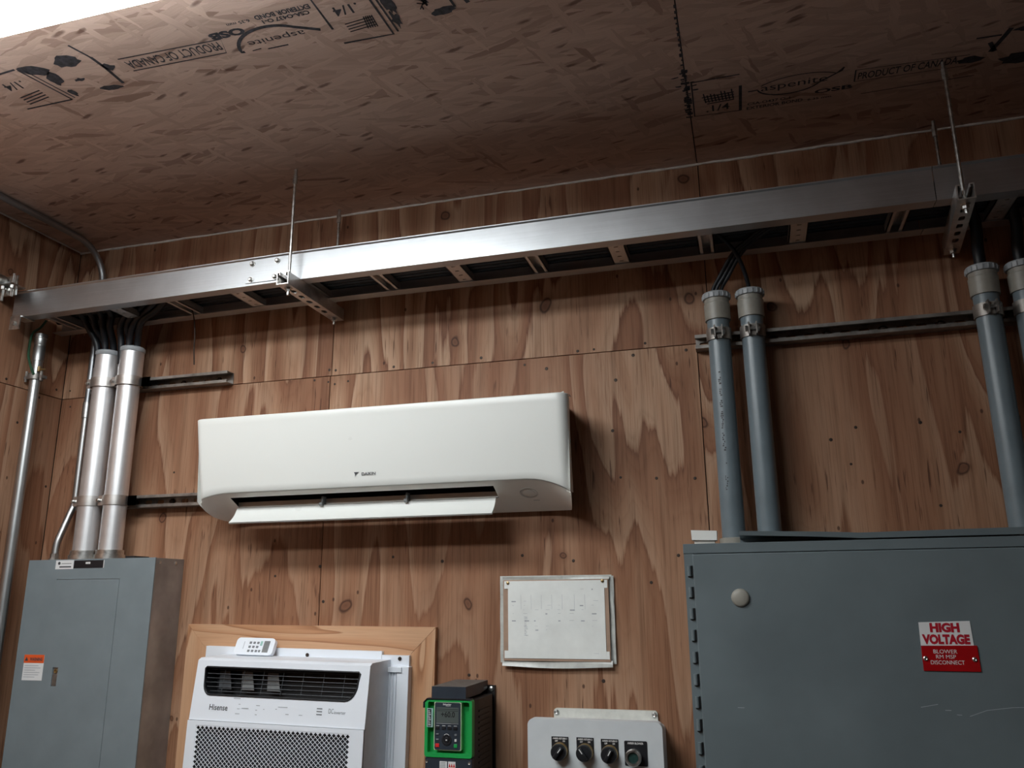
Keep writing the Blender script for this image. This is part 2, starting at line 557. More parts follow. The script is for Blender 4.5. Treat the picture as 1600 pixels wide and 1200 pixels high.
_TXT = {}
def text2d(s, bold):
    key = (s, bold)
    if key not in _TXT:
        c = bpy.data.curves.new('t', 'FONT')
        c.body = s
        c.offset = bold
        c.resolution_u = 3
        o = bpy.data.objects.new('t', c)
        COL.objects.link(o)
        me = bpy.data.meshes.new_from_object(o.evaluated_get(bpy.context.evaluated_depsgraph_get()))
        vs = [(v.co.x, v.co.y) for v in me.vertices]
        fs = [tuple(p.vertices) for p in me.polygons]
        bpy.data.objects.remove(o)
        bpy.data.curves.remove(c)
        bpy.data.meshes.remove(me)
        _TXT[key] = (vs, fs)
    return _TXT[key]

def text(bm, s, centre, right, up, width, height, bold=0.0, bend=None):
    vs, fs = text2d(s, bold)
    xs = [v[0] for v in vs]
    ys = [v[1] for v in vs]
    x0, x1, y0, y1 = min(xs), max(xs), min(ys), max(ys)
    c, right, up = V(centre), V(right), V(up)
    k = []
    for x, y in vs:
        u = ((x - x0) / (x1 - x0) - 0.5) * width
        v = ((y - y0) / (y1 - y0) - 0.5) * height
        if bend:
            v += bend * ((u / (width / 2)) ** 2 - 0.5)
        k.append(bm.verts.new(c + right * u + up * v))
    for f in fs:
        try:
            bm.faces.new([k[i] for i in f])
        except ValueError:
            pass

def poly(bm, pts):
    bm.faces.new([bm.verts.new(V(p)) for p in pts])

def stroke(bm, pts, w, fmap):
    """a printed line of width w through 2D points, mapped to the surface"""
    P = [V((p[0], p[1])) for p in pts]
    L, R = [], []
    for i, p in enumerate(P):
        d = (P[min(i + 1, len(P) - 1)] - P[max(i - 1, 0)]).normalized()
        n = V((-d.y, d.x)) * (w / 2)
        L.append(bm.verts.new(fmap(*(p + n))))
        R.append(bm.verts.new(fmap(*(p - n))))
    for i in range(len(P) - 1):
        bm.faces.new((L[i], L[i + 1], R[i + 1], R[i]))

X, Y, Z = V((1, 0, 0)), V((0, 1, 0)), V((0, 0, 1))

# ------------------------------------------------------------------ the setting
bm = bmesh.new()
G = 0.0014
for x0, x1 in ((XL + 0.001, 0), (0, 1.2192), (1.2192, 2.4384), (2.4384, 3.6576), (3.6576, XR)):
    box(bm, x0 + G, x1 - G, 0, 0.012, G, CEIL + 0.01)
for x0, x1 in ((XL + 0.001, -0.004), (-0.004, 1.181), (1.181, 2.40), (2.40, 3.62), (3.62, XR)):
    box(bm, x0 + G, x1 - G, 0, 0.012, FLOOR, -G)
wall_back = struct('wall_back', bm, MT['ply'])
o = obj('dark_backing', bx(XL - 0.05, XR + 0.05, 0.012, 0.04, FLOOR, CEIL + 0.02), MT['gap'], wall_back)
bm = bmesh.new()
for y0, y1 in ((-1.14, 0.0), (-2.36, -1.14), (-3.58, -2.36), (-4.8, -3.58), (YF, -4.8)):
    box(bm, XL - 0.012, XL, y0 + G, y1 - G, G, CEIL + 0.01)
    box(bm, XL - 0.012, XL, y0 + G, y1 - G, FLOOR, -G)
wall_left = struct('wall_left', bm, MT['ply'])
obj('dark_backing', bx(XL - 0.04, XL - 0.012, YF, 0.04, FLOOR, CEIL + 0.02), MT['gap'], wall_left)
struct('wall_right', bx(XR, XR + 0.03, YF, 0.03, FLOOR, CEIL + 0.02), MT['ply'])
struct('wall_front', bx(XL, XR, YF - 0.03, YF, FLOOR, CEIL + 0.02), MT['ply'])
struct('floor', bx(XL - 0.05, XR + 0.05, YF - 0.05, 0.05, FLOOR - 0.05, FLOOR), MT['concrete'])
bm = bmesh.new()
SEAM = 1.2175
for x0, x1 in ((XL - 0.03, SEAM), (SEAM, 3.656), (3.656, XR)):
    for y0, y1 in ((-1.24, 0.03), (-2.46, -1.24), (-3.68, -2.46), (-4.9, -3.68), (YF, -4.9)):
        box(bm, x0 + 0.0016, x1 - 0.0016, y0 + G, y1 - G, CEIL, CEIL + 0.011)
ceiling = struct('ceiling', bm, MT['osb'])
obj('dark_backing', bx(XL - 0.04, XR + 0.04, YF, 0.04, CEIL + 0.011, CEIL + 0.03), MT['gap'], ceiling)

def caulk(a, b, n, off):
    bm = bmesh.new()
    pts = []
    for i in range(n + 1):
        p = V(a).lerp(V(b), i / n)
        pts.append(p + V((0, random.uniform(-0.0008, 0.0008), random.uniform(-0.0016, 0.0012))) + off)
    seg = 6
    rings = []
    d = (V(b) - V(a)).normalized()
    u, w = frame_of(d)
    for p in pts:
        rings.append(ring(bm, p, u, w, random.uniform(0.0028, 0.0050), seg))
    loft(bm, rings)
    return bm
struct('trim_1', caulk((XL, 0, CEIL), (XR, 0, CEIL), 190, V((0, -0.002, -0.002))), MT['caulk'], 60)
struct('trim_2', caulk((XL, 0, CEIL), (XL, YF, CEIL), 150, V((0.0015, 0, -0.0015))), MT['caulk'], 60)

# nail and screw heads sunk in the plywood
heads = [(-0.009, 0.021), (0.014, 0.018), (-0.062, -0.01), (-0.011, -0.02), (0.013, -0.029), (0.061, -0.023), (0.939, -0.09),
         (1.149, -0.016), (0.994, -0.018), (0.877, 0.011), (0.924, -0.242), (0.942, -0.38), (1.044, -0.387), (1.151, -0.392),
         (0.238, -0.59), (-0.008, -0.614), (0.646, -0.594), (0.797, -0.612), (0.398, -0.606), (-0.578, -0.292), (-0.486, 0.004),
         (0.222, 0.012), (0.356, 0.014), (0.519, 0.016), (0.66, -0.019), (0.729, -0.037), (0.827, 0.010), (1.031, 0.016),
         (1.518, -0.304), (1.584, -0.274), (1.835, -0.302), (1.744, -0.271), (1.562, -0.373), (0.009, -0.72), (-0.164, -0.641),
         (0.484, -0.926), (0.872, -0.935), (1.015, -0.675), (1.093, -0.603), (1.766, -0.491), (-1.06, 0.03), (-1.05, -0.03)]
bm = bmesh.new()
lathe(bm, (0, 0.001, 0), (0, -1, 0), [(0, 0.0046), (0.0012, 0.0046), (0.0020, 0.0030), (0.0016, 0.0008)], 12)
scr0 = obj('screw', bm, MT['screw_dark'], wall_back, 40)
scr0.location = (heads[0][0], 0, heads[0][1])
for hx, hz in heads[1:]:
    c = scr0.copy()
    COL.objects.link(c)
    c.location = (hx, 0, hz)
    k = random.uniform(0.75, 1.15)
    c.scale = (k, 1, k)
bm = bmesh.new()
lathe(bm, (XL - 0.001, 0, 0), (1, 0, 0), [(0, 0.0046), (0.0012, 0.0046), (0.0020, 0.0030), (0.0016, 0.0008)], 12)
scr0 = obj('screw', bm, MT['screw_dark'], wall_left, 40)
scr0.location = (0, -0.242, 0.017)
for hy, hz in ((-0.1, -0.015), (-0.174, -0.12), (-0.125, -0.3), (-0.02, -0.32), (-0.03, 0.03)):
    c = scr0.copy()
    COL.objects.link(c)
    c.location = (0, hy, hz)

# ---- printed mill stamps on the ceiling boards
CZ = CEIL - 0.0006
def cmap(x, y):
    return V((x, y, CZ))
def blob(bm, cx, cy, rx, ry, n=18, rough=0.35, ang=0.0):
    c, s = math.cos(ang), math.sin(ang)
    pts = []
    for i in range(n):
        t = 2 * PI * i / n
        k = 1 - random.random() * rough
        u, v = rx * k * math.cos(t), ry * k * math.sin(t)
        pts.append(cmap(cx + u * c - v * s, cy + u * s + v * c))
    poly(bm, pts)

def arcpts(cx, cy, rx, ry, a0, a1, n=20):
    return [(cx + rx * math.cos(math.radians(a0 + (a1 - a0) * i / n)), cy + ry * math.sin(math.radians(a0 + (a1 - a0) * i / n))) for i in range(n + 1)]

# the right-hand stamp, read from the camera's side (right = +x, up = -y)
bm = bmesh.new()
R_, U_ = X, -Y
stroke(bm, [(1.352, -0.43), (1.231, -0.428)], 0.004, cmap)
stroke(bm, [(1.231, -0.428), (1.229, -0.268), (1.352, -0.263)], 0.004, cmap)
stroke(bm, [(1.353, -0.38), (1.351, -0.262)], 0.008, cmap)
text(bm, '.1/4', (1.292, -0.294, CZ), R_, U_, 0.062, 0.03, 0.012)
for i in range(4):
    stroke(bm, [(1.253 + 0.004 * i, -0.352 + 0.011 * i), (1.336, -0.356 + 0.0115 * i)], 0.0045, cmap)
for i in range(9):
    xx = 1.258 + i * 0.009
    stroke(bm, [(xx, -0.372 + random.random() * 0.02), (xx + 0.004, -0.325)], 0.0035, cmap)
text(bm, 'aspenite', (1.487, -0.345, CZ), R_, U_, 0.165, 0.036, 0.0)
stroke(bm, [(1.372, -0.345)] + arcpts(1.475, -0.352, 0.08, 0.045, 172, 20, 14) + [(1.602, -0.372), (1.606, -0.385)], 0.005, cmap)
stroke(bm, arcpts(1.50, -0.335, 0.11, 0.05, 210, 325, 16) + [(1.606, -0.385)], 0.0035, cmap)
text(bm, 'OSB', (1.588, -0.293, CZ), R_, U_, 0.094, 0.019, 0.03)
text(bm, 'CSA-O437 O-1', (1.425, -0.286, CZ), R_, U_, 0.11, 0.012, 0.02)
text(bm, 'EXTERIOR BOND', (1.44, -0.266, CZ), R_, U_, 0.145, 0.014, 0.02)
text(bm, '6.35 mm', (1.555, -0.262, CZ), R_, U_, 0.06, 0.010, 0.02)
text(bm, 'PRODUCT OF CANADA', (1.76, -0.333, CZ), R_, U_, 0.232, 0.030, 0.012)
stroke(bm, [(1.635, -0.362), (1.90, -0.347)], 0.0022, cmap)
stroke(bm, [(1.637, -0.312), (1.90, -0.302)], 0.0022, cmap)
stroke(bm, [(1.636, -0.362), (1.637, -0.312)], 0.0035, cmap)
stroke(bm, [(1.66, -0.250), (1.93, -0.252)], 0.003, cmap)
stroke(bm, [(1.90, -0.41), (1.955, -0.408)], 0.006, cmap)
stroke(bm, [(1.945, -0.345), (1.962, -0.40), (1.97, -0.43)], 0.012, cmap)
stroke(bm, [(1.935, -0.385), (1.955, -0.345)], 0.010, cmap)
blob(bm, 1.905, -0.325, 0.035, 0.016)
blob(bm, 2.03, -0.30, 0.07, 0.028)
blob(bm, 2.03, -0.418, 0.06, 0.014)
obj('printed_stamp', bm, MT['ink'], ceiling)['label'] = 'black mill stamp on the right ceiling board'
# ink spread along the board joint
bm = bmesh.new()
for i in range(26):
    yy = -0.27 - i * 0.0085
    stroke(bm, [(SEAM - 0.003 - random.random() * 0.012, yy), (SEAM + 0.002 + random.random() * 0.008, yy + random.uniform(-0.004, 0.004))], random.uniform(0.003, 0.011), cmap)
for i in range(14):
    yy = -0.47 - i * 0.02
    stroke(bm, [(SEAM - 0.004 - random.random() * 0.004, yy), (SEAM + 0.002, yy)], random.uniform(0.004, 0.014), cmap)
for dx, yy in ((-0.02, -0.42), (0.02, -0.415), (-0.026, -0.46), (0.022, -0.395), (0.016, -0.43)):
    blob(bm, SEAM + dx, yy, 0.012, 0.004, 10, 0.5, random.uniform(-0.5, 0.5))
obj('ink_smudge', bm, MT['ink'], ceiling)

# the left-hand stamp, upside down (right = -x, up = +y)
bm = bmesh.new()
R_, U_ = -X, Y
# first box at the frame's edge
stroke(bm, [(-0.60, -0.955), (-0.39, -0.972)], 0.006, cmap)
stroke(bm, [(-0.385, -0.968), (-0.350, -0.828)], 0.005, cmap)
stroke(bm, [(-0.372, -0.968), (-0.337, -0.832)], 0.004, cmap)
stroke(bm, [(-0.35, -0.828), (-0.50, -0.826)], 0.005, cmap)
text(bm, '.1/4', (-0.445, -0.918, CZ), R_, U_, 0.062, 0.03, 0.012)
for i in range(4):
    stroke(bm, [(-0.40, -0.885 + 0.010 * i), (-0.475, -0.872 + 0.010 * i)], 0.004, cmap)
blob(bm, -0.345, -0.955, 0.045, 0.022, 16, 0.3, 0.4)
blob(bm, -0.322, -0.915, 0.024, 0.04, 16, 0.45, 0.3)
blob(bm, -0.325, -0.852, 0.014, 0.02, 14, 0.6)
blob(bm, -0.240, -0.962, 0.042, 0.026, 18, 0.28)
blob(bm, -0.265, -0.892, 0.022, 0.008, 12, 0.5)
stroke(bm, [(-0.190, -1.01), (-0.172, -0.955)], 0.006, cmap)
stroke(bm, [(-0.172, -0.958), (-0.168, -0.91), (-0.17, -0.848)], 0.009, cmap)
blob(bm, -0.158, -0.915, 0.02, 0.016, 12, 0.55)
blob(bm, -0.213, -0.842, 0.04, 0.011, 16, 0.3, 0.1)
text(bm, 'PRODUCT OF CANADA', (0.024, -0.905, CZ), R_, U_, 0.265, 0.030, 0.014)
stroke(bm, [(-0.115, -0.932), (0.172, -0.925), (0.155, -0.878), (-0.11, -0.883)], 0.0034, cmap)
text(bm, 'OSB', (0.197, -0.937, CZ), R_, U_, 0.094, 0.024, 0.06)
text(bm, 'CSA-O437 O-1', (0.36, -0.949, CZ), R_, U_, 0.12, 0.013, 0.04)
text(bm, 'EXTERIOR BOND', (0.36, -0.966, CZ), R_, U_, 0.14, 0.015, 0.04)
text(bm, '6.35 mm', (0.245, -0.963, CZ), R_, U_, 0.06, 0.010, 0.02)
text(bm, 'aspenite', (0.300, -0.893, CZ), R_, U_, 0.15, 0.024, 0.0)
stroke(bm, [(0.20, -0.868)] + arcpts(0.29, -0.868, 0.098, 0.066, 180, 315, 18) + [(0.405, -0.893), (0.415, -0.888)], 0.009, cmap)
stroke(bm, [(0.22, -0.866), (0.245, -0.868)], 0.003, cmap)
stroke(bm, [(0.26, -0.862), (0.315, -0.862)], 0.004, cmap)
stroke(bm, [(0.565, -0.99), (0.443, -0.985), (0.443, -0.88)], 0.006, cmap)
stroke(bm, [(0.567, -0.99), (0.572, -0.825), (0.445, -0.828)], 0.006, cmap)
stroke(bm, [(0.580, -0.99), (0.586, -0.83)], 0.005, cmap)
blob(bm, 0.603, -0.93, 0.018, 0.05, 20, 0.45)
blob(bm, 0.598, -0.868, 0.014, 0.034, 18, 0.55)
text(bm, '.1/4', (0.503, -0.932, CZ), R_, U_, 0.062, 0.03, 0.014)
for i in range(4):
    stroke(bm, [(0.55, -0.895 + 0.009 * i), (0.478, -0.888 + 0.009 * i)], 0.0032, cmap)
for i in range(5):
    stroke(bm, [(0.55 - 0.005 * i, -0.90), (0.548 - 0.006 * i, -0.86)], 0.003, cmap)
for i in range(14):
    stroke(bm, [(0.66 + random.random() * 0.025, -0.93 + random.random() * 0.05), (0.67 + random.random() * 0.02, -0.92 + random.random() * 0.04)], 0.003, cmap)
blob(bm, 0.712, -0.866, 0.036, 0.015, 18, 0.35, -0.1)
stroke(bm, [(0.735, -0.93), (0.742, -0.87)], 0.006, cmap)
stroke(bm, [(0.76, -0.93), (0.775, -0.875)], 0.01, cmap)
obj('printed_stamp', bm, MT['ink'], ceiling)['label'] = 'faded upside-down mill stamp on the left ceiling board'

# ------------------------------------------------------------------ ceiling lights
def light_panel(name, label, x0, x1, y0, y1, strength):
    t = thing(name, label, 'ceiling light', ((x0 + x1) / 2, (y0 + y1) / 2, CEIL), 'ceiling light panels')
    bm = bmesh.new()
    box(bm, x0, x1, y0, y1, CEIL - 0.057, CEIL - 0.0005, 0.003)
    obj('housing', bm, MT['white_matt'], t)
    bm = bmesh.new()
    box(bm, x0 + 0.004, x1 - 0.004, y0 + 0.004, y1 - 0.004, CEIL - 0.074, CEIL - 0.0575, 0.004)
    m = emit_mat('glowing_diffuser', (0.935, 0.985, 1.0, 1), strength)
    obj('diffuser', bm, m, t)
    return t
light_panel('ceiling_light', 'glowing white ceiling light cut off at the top left corner', -0.75, 0.50, -1.44, -1.145, LIGHT_NEAR)
light_panel('ceiling_light', 'second glowing white ceiling light further back in the room', -0.40, 0.80, -2.40, -2.12, LIGHT_FAR)

# ------------------------------------------------------------------ cable tray
TB, TT = 0.225, 0.316            # bottom and top of the side rails
TYF, TYR = -0.293, -0.080        # front and rear faces
TX0, TX1 = -1.050, 2.75
def sag(x):
    return 0.011 * min(0.0, x)
tray = thing('cable_tray', 'long aluminium ladder cable tray hung under the ceiling', 'cable tray', ((TX0 + TX1) / 2, (TYF + TYR) / 2, TB))
rail = [(0, 0), (0.040, 0), (0.040, 0.003), (0.003, 0.003), (0.003, 0.078), (0.012, 0.088), (0.012, 0.091), (-0.004, 0.091), (-0.004, 0.088), (0, 0.084)]
def front_rail(x0, x1):
    bm = bmesh.new()
    prism(bm, rail, lambda p, q, a: V((a, TYF + p, TB + sag(a) + q)), x0, x1)
    return bm
obj('side_rail', front_rail(TX0, -0.002), MT['alu'], tray)
obj('side_rail', front_rail(0.000, 1.79), MT['alu'], tray)
obj('side_rail', front_rail(1.792, TX1), MT['alu'], tray)
for x0, x1 in ((TX0, -0.002), (0.0, 1.79), (1.792, TX1)):
    bm = bmesh.new()
    prism(bm, rail, lambda p, q, a: V((a, TYR - p, TB + sag(a) + q)), x0, x1)
    obj('side_rail', bm, MT['alu'], tray)
# splice plate with four bolts
sp = obj('splice_plate', bx(-0.150, 0.0, TYF - 0.0035, TYF - 0.0002, TB + 0.006, TB + 0.080), MT['alu'], tray)
for xx, zz in ((-0.128, TB + 0.068), (-0.040, TB + 0.068), (-0.130, TB + 0.016), (-0.046, TB + 0.016)):
    bm = bmesh.new()
    lathe(bm, (xx, TYF - 0.0035, zz), -Y, [(0, 0.0095), (0.002, 0.0095), (0.002, 0.0075), (0.006, 0.007), (0.0085, 0.004)], 14)
    obj('bolt', bm, MT['zinc'], sp, 40)
def slotted_rung(x):
    bm = bmesh.new()
    w = 0.024
    y0, y1 = TYF + 0.034, TYR - 0.034
    holes = [oval(x, y0 + 0.022 + k * 0.034, 0.012, 0.005) for k in range(4)]
    holed(bm, [(x - w, y0), (x + w, y0), (x + w, y1), (x - w, y1)], holes, lambda u, v, n: V((u, v, TB + 0.004 + n)), 0.0025)
    box(bm, x - w, x - w + 0.003, y0, y1, TB + 0.004, TB + 0.024)
    box(bm, x + w - 0.003, x + w, y0, y1, TB + 0.004, TB + 0.024)
    bmesh.ops.translate(bm, vec=(0, 0, sag(x)), verts=bm.verts[:])
    obj('rung', bm, MT['alu_y'], tray)
def channel_rung(x):
    bm = bmesh.new()
    w = 0.022
    y0, y1 = TYF + 0.034, TYR - 0.034
    for s in (-1, 1):
        a, b = sorted((x + s * w, x + s * (w - 0.011)))
        box(bm, a, b, y0, y1, TB + 0.004, TB + 0.0065)
        a, b = sorted((x + s * w, x + s * (w - 0.003)))
        box(bm, a, b, y0, y1, TB + 0.004, TB + 0.026)
    box(bm, x - w, x + w, y0, y1, TB + 0.0245, TB + 0.027)
    bmesh.ops.translate(bm, vec=(0, 0, sag(x)), verts=bm.verts[:])
    obj('rung', bm, MT['alu_y'], tray)
xs = [-0.935, -0.675, -0.455, -0.215, 0.025, 0.265, 0.51, 0.748, 0.99, 1.232, 1.474, 1.72, 1.96, 2.20, 2.44, 2.68]
kinds = 'cscssccsc'
for i, x in enumerate(xs):
    k = {0: 'c', 1: 's', 2: 'c', 3: 's', 4: 's'}.get(i)
    if k is None:
        k = 'c' if (i % 2) else 's'
    (channel_rung if k == 'c' else slotted_rung)(x)
# end bracket on the left wall
bm = bmesh.new()
box(bm, TX0 + 0.012, TX0 + 0.054, TYF - 0.012, TYF - 0.008 + 0.05, TB - 0.0165, TB - 0.0125)
box(bm, TX0 + 0.012, TX0 + 0.054, TYF - 0.016, TYF - 0.012, TB - 0.060, TB - 0.0125)
eb = obj('end_bracket', bm, MT['zinc'], tray)
bm = bmesh.new()
lathe(bm, (TX0 + 0.033, TYF - 0.016, TB - 0.040), -Y, [(0, 0.009), (0.003, 0.009), (0.003, 0.007), (0.008, 0.0065)], 6)
obj('bolt', bm, MT['zinc'], eb)

# trapeze hangers
def trapeze(x, label):
    h = thing('trapeze_hanger', label, 'hanger', (x, -0.327, CEIL), 'trapeze hangers under the cable tray')
    bm = bmesh.new()
    w, hh = 0.0195, 0.039
    z0 = TB - hh - 0.001
    y0, y1 = -0.362, -0.012
    holes = [oval(x, y0 + 0.066 + k * 0.047, 0.015, 0.026) for k in range(5)]
    holed(bm, [(x - w, y0), (x + w, y0), (x + w, y1), (x - w, y1)], holes, lambda u, v, n: V((u, v, z0 + n)), 0.0028)
    for s in (-1, 1):
        a, b = sorted((x + s * w, x + s * (w - 0.0028)))
        box(bm, a, b, y0, y1, z0 + 0.0028, z0 + hh)
        a, b = sorted((x + s * (w - 0.0028), x + s * (w - 0.0105)))
        box(bm, a, b, y0, y1, z0 + hh - 0.0028, z0 + hh)
        a, b = sorted((x + s * (w - 0.0082), x + s * (w - 0.0105)))
        box(bm, a, b, y0, y1, z0 + hh - 0.010, z0 + hh - 0.0028)
    obj('strut_channel', bm, MT['strut_bright'], h)
    for yy in (-0.327, -0.042):
        bm = bmesh.new()
        n = 70
        zt, zb = CEIL - 0.012, z0 - 0.022
        lathe(bm, (x, yy, zt), -Z, [(0, 0.0042)] + [((zt - zb) * i / n, 0.0042 + 0.0007 * (i % 2)) for i in range(1, n)] + [(zt - zb, 0.004)], 10)
        rod = obj('threaded_rod', bm, MT['zinc'], h, 20)
        bm = bmesh.new()
        lathe(bm, (x, yy, z0), -Z, [(0, 0.012), (0.002, 0.012), (0.002, 0.0085), (0.010, 0.0085), (0.011, 0.006)], 6)
        obj('nut', bm, MT['zinc'], rod)
        bm = bmesh.new()
        lathe(bm, (x, yy, CEIL - 0.0004), -Z, [(0, 0.005), (0.018, 0.005), (0.018, 0.0075), (0.048, 0.0075), (0.050, 0.005)], 6)
        obj('rod_anchor', bm, MT['zinc'], rod)
    return h
hang = trapeze(0.022, 'slotted metal trapeze hanger with threaded rods near the tray splice')
copy_tree(hang, (1.841, -0.333, CEIL), 'slotted metal trapeze hanger in the dark right end of the tray', math.radians(-6))

# long cables lying in the tray
offs = [(-0.262, 0.249, 0.0105), (-0.238, 0.249, 0.011), (-0.214, 0.249, 0.0105), (-0.190, 0.250, 0.0115), (-0.165, 0.249, 0.0105),
        (-0.141, 0.250, 0.0115), (-0.116, 0.249, 0.0105), (-0.250, 0.270, 0.010), (-0.226, 0.271, 0.010), (-0.178, 0.272, 0.010), (-0.128, 0.272, 0.010)]
cable_names = ['frontmost', 'second from the front', 'third from the front', 'middle', 'fifth from the front', 'sixth from the front', 'rearmost']
for i, (yy, zz, r) in enumerate(offs):
    bm = bmesh.new()
    pts = []
    st = TX0 + 0.015 + 0.02 * (i % 3)
    n = 26
    for k in range(n + 1):
        x = st + (TX1 - 0.02 - st) * k / n
        pts.append((x, yy + (random.uniform(-0.0015, 0.0015)), zz + 0.0155 + random.uniform(0, 0.001)))
    tube(bm, pts, r, 10)
    for v in bm.verts:
        v.co.z += sag(v.co.x)
    lab = ('black cable lying in the bottom of the tray, %s of seven' % cable_names[i]) if i < 7 else 'black cable lying on top of the bottom cables in the tray'
    solo('power_cable', bm, MT['cable'], lab, 'cable', (st, yy, zz), 'long black cables lying in the cable tray', 40)

# ------------------------------------------------------------------ conduits
def strap(bm, c, r, w, side):
    """strut clamp: band, two ears and a bolt; side 'front' or 'left'"""
    lathe(bm, (c[0], c[1], c[2] - w / 2), Z, [(0, r + 0.0005), (0, r + 0.004), (w, r + 0.004), (w, r + 0.0005)], 28, False)
    if side == 'front':
        for s in (-1, 1):
            x = c[0] + s * 0.010
            box(bm, x - 0.0018, x + 0.0018, c[1] - r - 0.022, c[1] - r + 0.001, c[2] - w / 2, c[2] + w / 2)
    else:
        for s in (-1, 1):
            y = c[1] - 0.012 + s * 0.009
            box(bm, c[0] + r - 0.003, c[0] + r + (0.034 if c[0] > -0.78 else 0.010), c[1] + 0.010, c[1] + 0.013, c[2] - w / 2, c[2] + w / 2)
            box(bm, c[0] - r - 0.013, c[0] - r + 0.003, y - 0.0018, y + 0.0018, c[2] - w / 2, c[2] + w / 2)
def strap_bolt(bm, c, r, side):
    if side == 'front':
        cyl(bm, (c[0] - 0.020, c[1] - r - 0.013, c[2]), (c[0] + 0.020, c[1] - r - 0.013, c[2]), 0.0036, 10)
        cyl(bm, (c[0] - 0.020, c[1] - r - 0.013, c[2]), (c[0] - 0.0125, c[1] - r - 0.013, c[2]), 0.0085, 6)
        cyl(bm, (c[0] + 0.0125, c[1] - r - 0.013, c[2]), (c[0] + 0.0165, c[1] - r - 0.013, c[2]), 0.0105, 4)
    else:
        x = c[0] - r - 0.0065
        y = c[1] - 0.012
        cyl(bm, (x, y - 0.022, c[2]), (x, y + 0.014, c[2]), 0.0036, 10)
        cyl(bm, (x, y - 0.020, c[2]), (x, y - 0.0115, c[2]), 0.006, 6)

def strut(name_label, x0, x1, zc, group):
    t = thing('strut_channel', name_label, 'strut channel', ((x0 + x1) / 2, 0, zc), group)
    bm = bmesh.new()
    hh, d = 0.0205, 0.041
    n = int((x1 - x0) / 0.048)
    hl = [oval(x0 + 0.024 + k * 0.048, zc, 0.028, 0.014) for k in range(n)]
    holed(bm, [(x0, zc - hh), (x1, zc - hh), (x1, zc + hh), (x0, zc + hh)], hl, lambda u, v, q: V((u, -0.0006 - q, v)), 0.0026)
    for s in (-1, 1):
        a, b = sorted((zc + s * hh, zc + s * (hh - 0.0026)))
        box(bm, x0, x1, -d, -0.003, a, b)
        a, b = sorted((zc + s * (hh - 0.0026), zc + s * (hh - 0.0095)))
        box(bm, x0, x1, -d, -d + 0.0026, a, b)
        a, b = sorted((zc + s * (hh - 0.0072), zc + s * (hh - 0.0095)))
        box(bm, x0, x1, -d + 0.0026, -d + 0.009, a, b)
    obj('channel', bm, MT['strut'], t)
    for k in range(1, n, 3):
        bm = bmesh.new()
        lathe(bm, (x0 + 0.024 + k * 0.048, -0.0032, zc), -Y, [(0, 0.011), (0.0015, 0.011), (0.0015, 0.0075), (0.006, 0.007), (0.007, 0.002)], 6)
        obj('lag_screw', bm, MT['screw_dark'], t)
    return t
SG = 'wall strut channels carrying the conduits'
strut('short dark strut channel above the left end of the air conditioner', -0.93, -0.372, 0.019, SG)
strut('dark slotted strut channel running behind the air conditioner', -0.93, -0.30, -0.391, SG)
strut('long dark strut channel on the right wall behind the grey pipes', 1.178, 2.75, -0.006, SG)

def conduit(x, y, r, zb, zt, label):
    t = thing('aluminium_conduit', label, 'conduit', (x, y, zb), 'aluminium conduits above the left panel')
    bm = bmesh.new()
    lathe(bm, (x, y, zb), Z, [(0, r), (zt - 0.115 - zb, r)], 32)
    obj('pipe', bm, MT['alu_pipe'], t, 40)
    bm = bmesh.new()
    lathe(bm, (x, y, zt - 0.122), Z, [(0, r - 0.001), (0.002, r + 0.0028), (0.106, r + 0.0028), (0.108, r - 0.001)], 32)
    cp = obj('coupling', bm, MT['alu_pipe'], t, 40)
    bm = bmesh.new()
    lathe(bm, (x, y, zt - 0.015), Z, [(0, r - 0.012), (0, r + 0.003), (0.003, r + 0.0050), (0.013, r + 0.0050), (0.017, r + 0.001), (0.017, r - 0.010), (0.004, r - 0.012)], 32, False)
    obj('bushing', bm, MT['pvc_lid'], t, 40)
    for zz in (0.016, -0.391):
        bm = bmesh.new()
        strap(bm, (x, y, zz), r + (0.0035 if zz > 0.0 else 0.0), 0.032, 'left')
        s = obj('pipe_strap', bm, MT['strut_bright'], t, 30)
        bm = bmesh.new()
        strap_bolt(bm, (x, y, zz), r + 0.003, 'left')
        obj('strap_bolt', bm, MT['zinc'], s, 30)
    bm = bmesh.new()
    lathe(bm, (x, y, zb), Z, [(0, r + 0.010), (0.016, r + 0.010), (0.016, r + 0.006), (0.030, r + 0.006), (0.030, r)], 16, False)
    obj('hub', bm, MT['zinc'], t, 30)
    return t
PT = -0.583
conduit(-0.829, -0.0845, 0.0385, PT + 0.0005, 0.130, 'fat aluminium conduit, left one of the pair above the left panel')
conduit(-0.729, -0.0845, 0.0368, PT + 0.0005, 0.136, 'fat aluminium conduit, right one of the pair above the left panel')

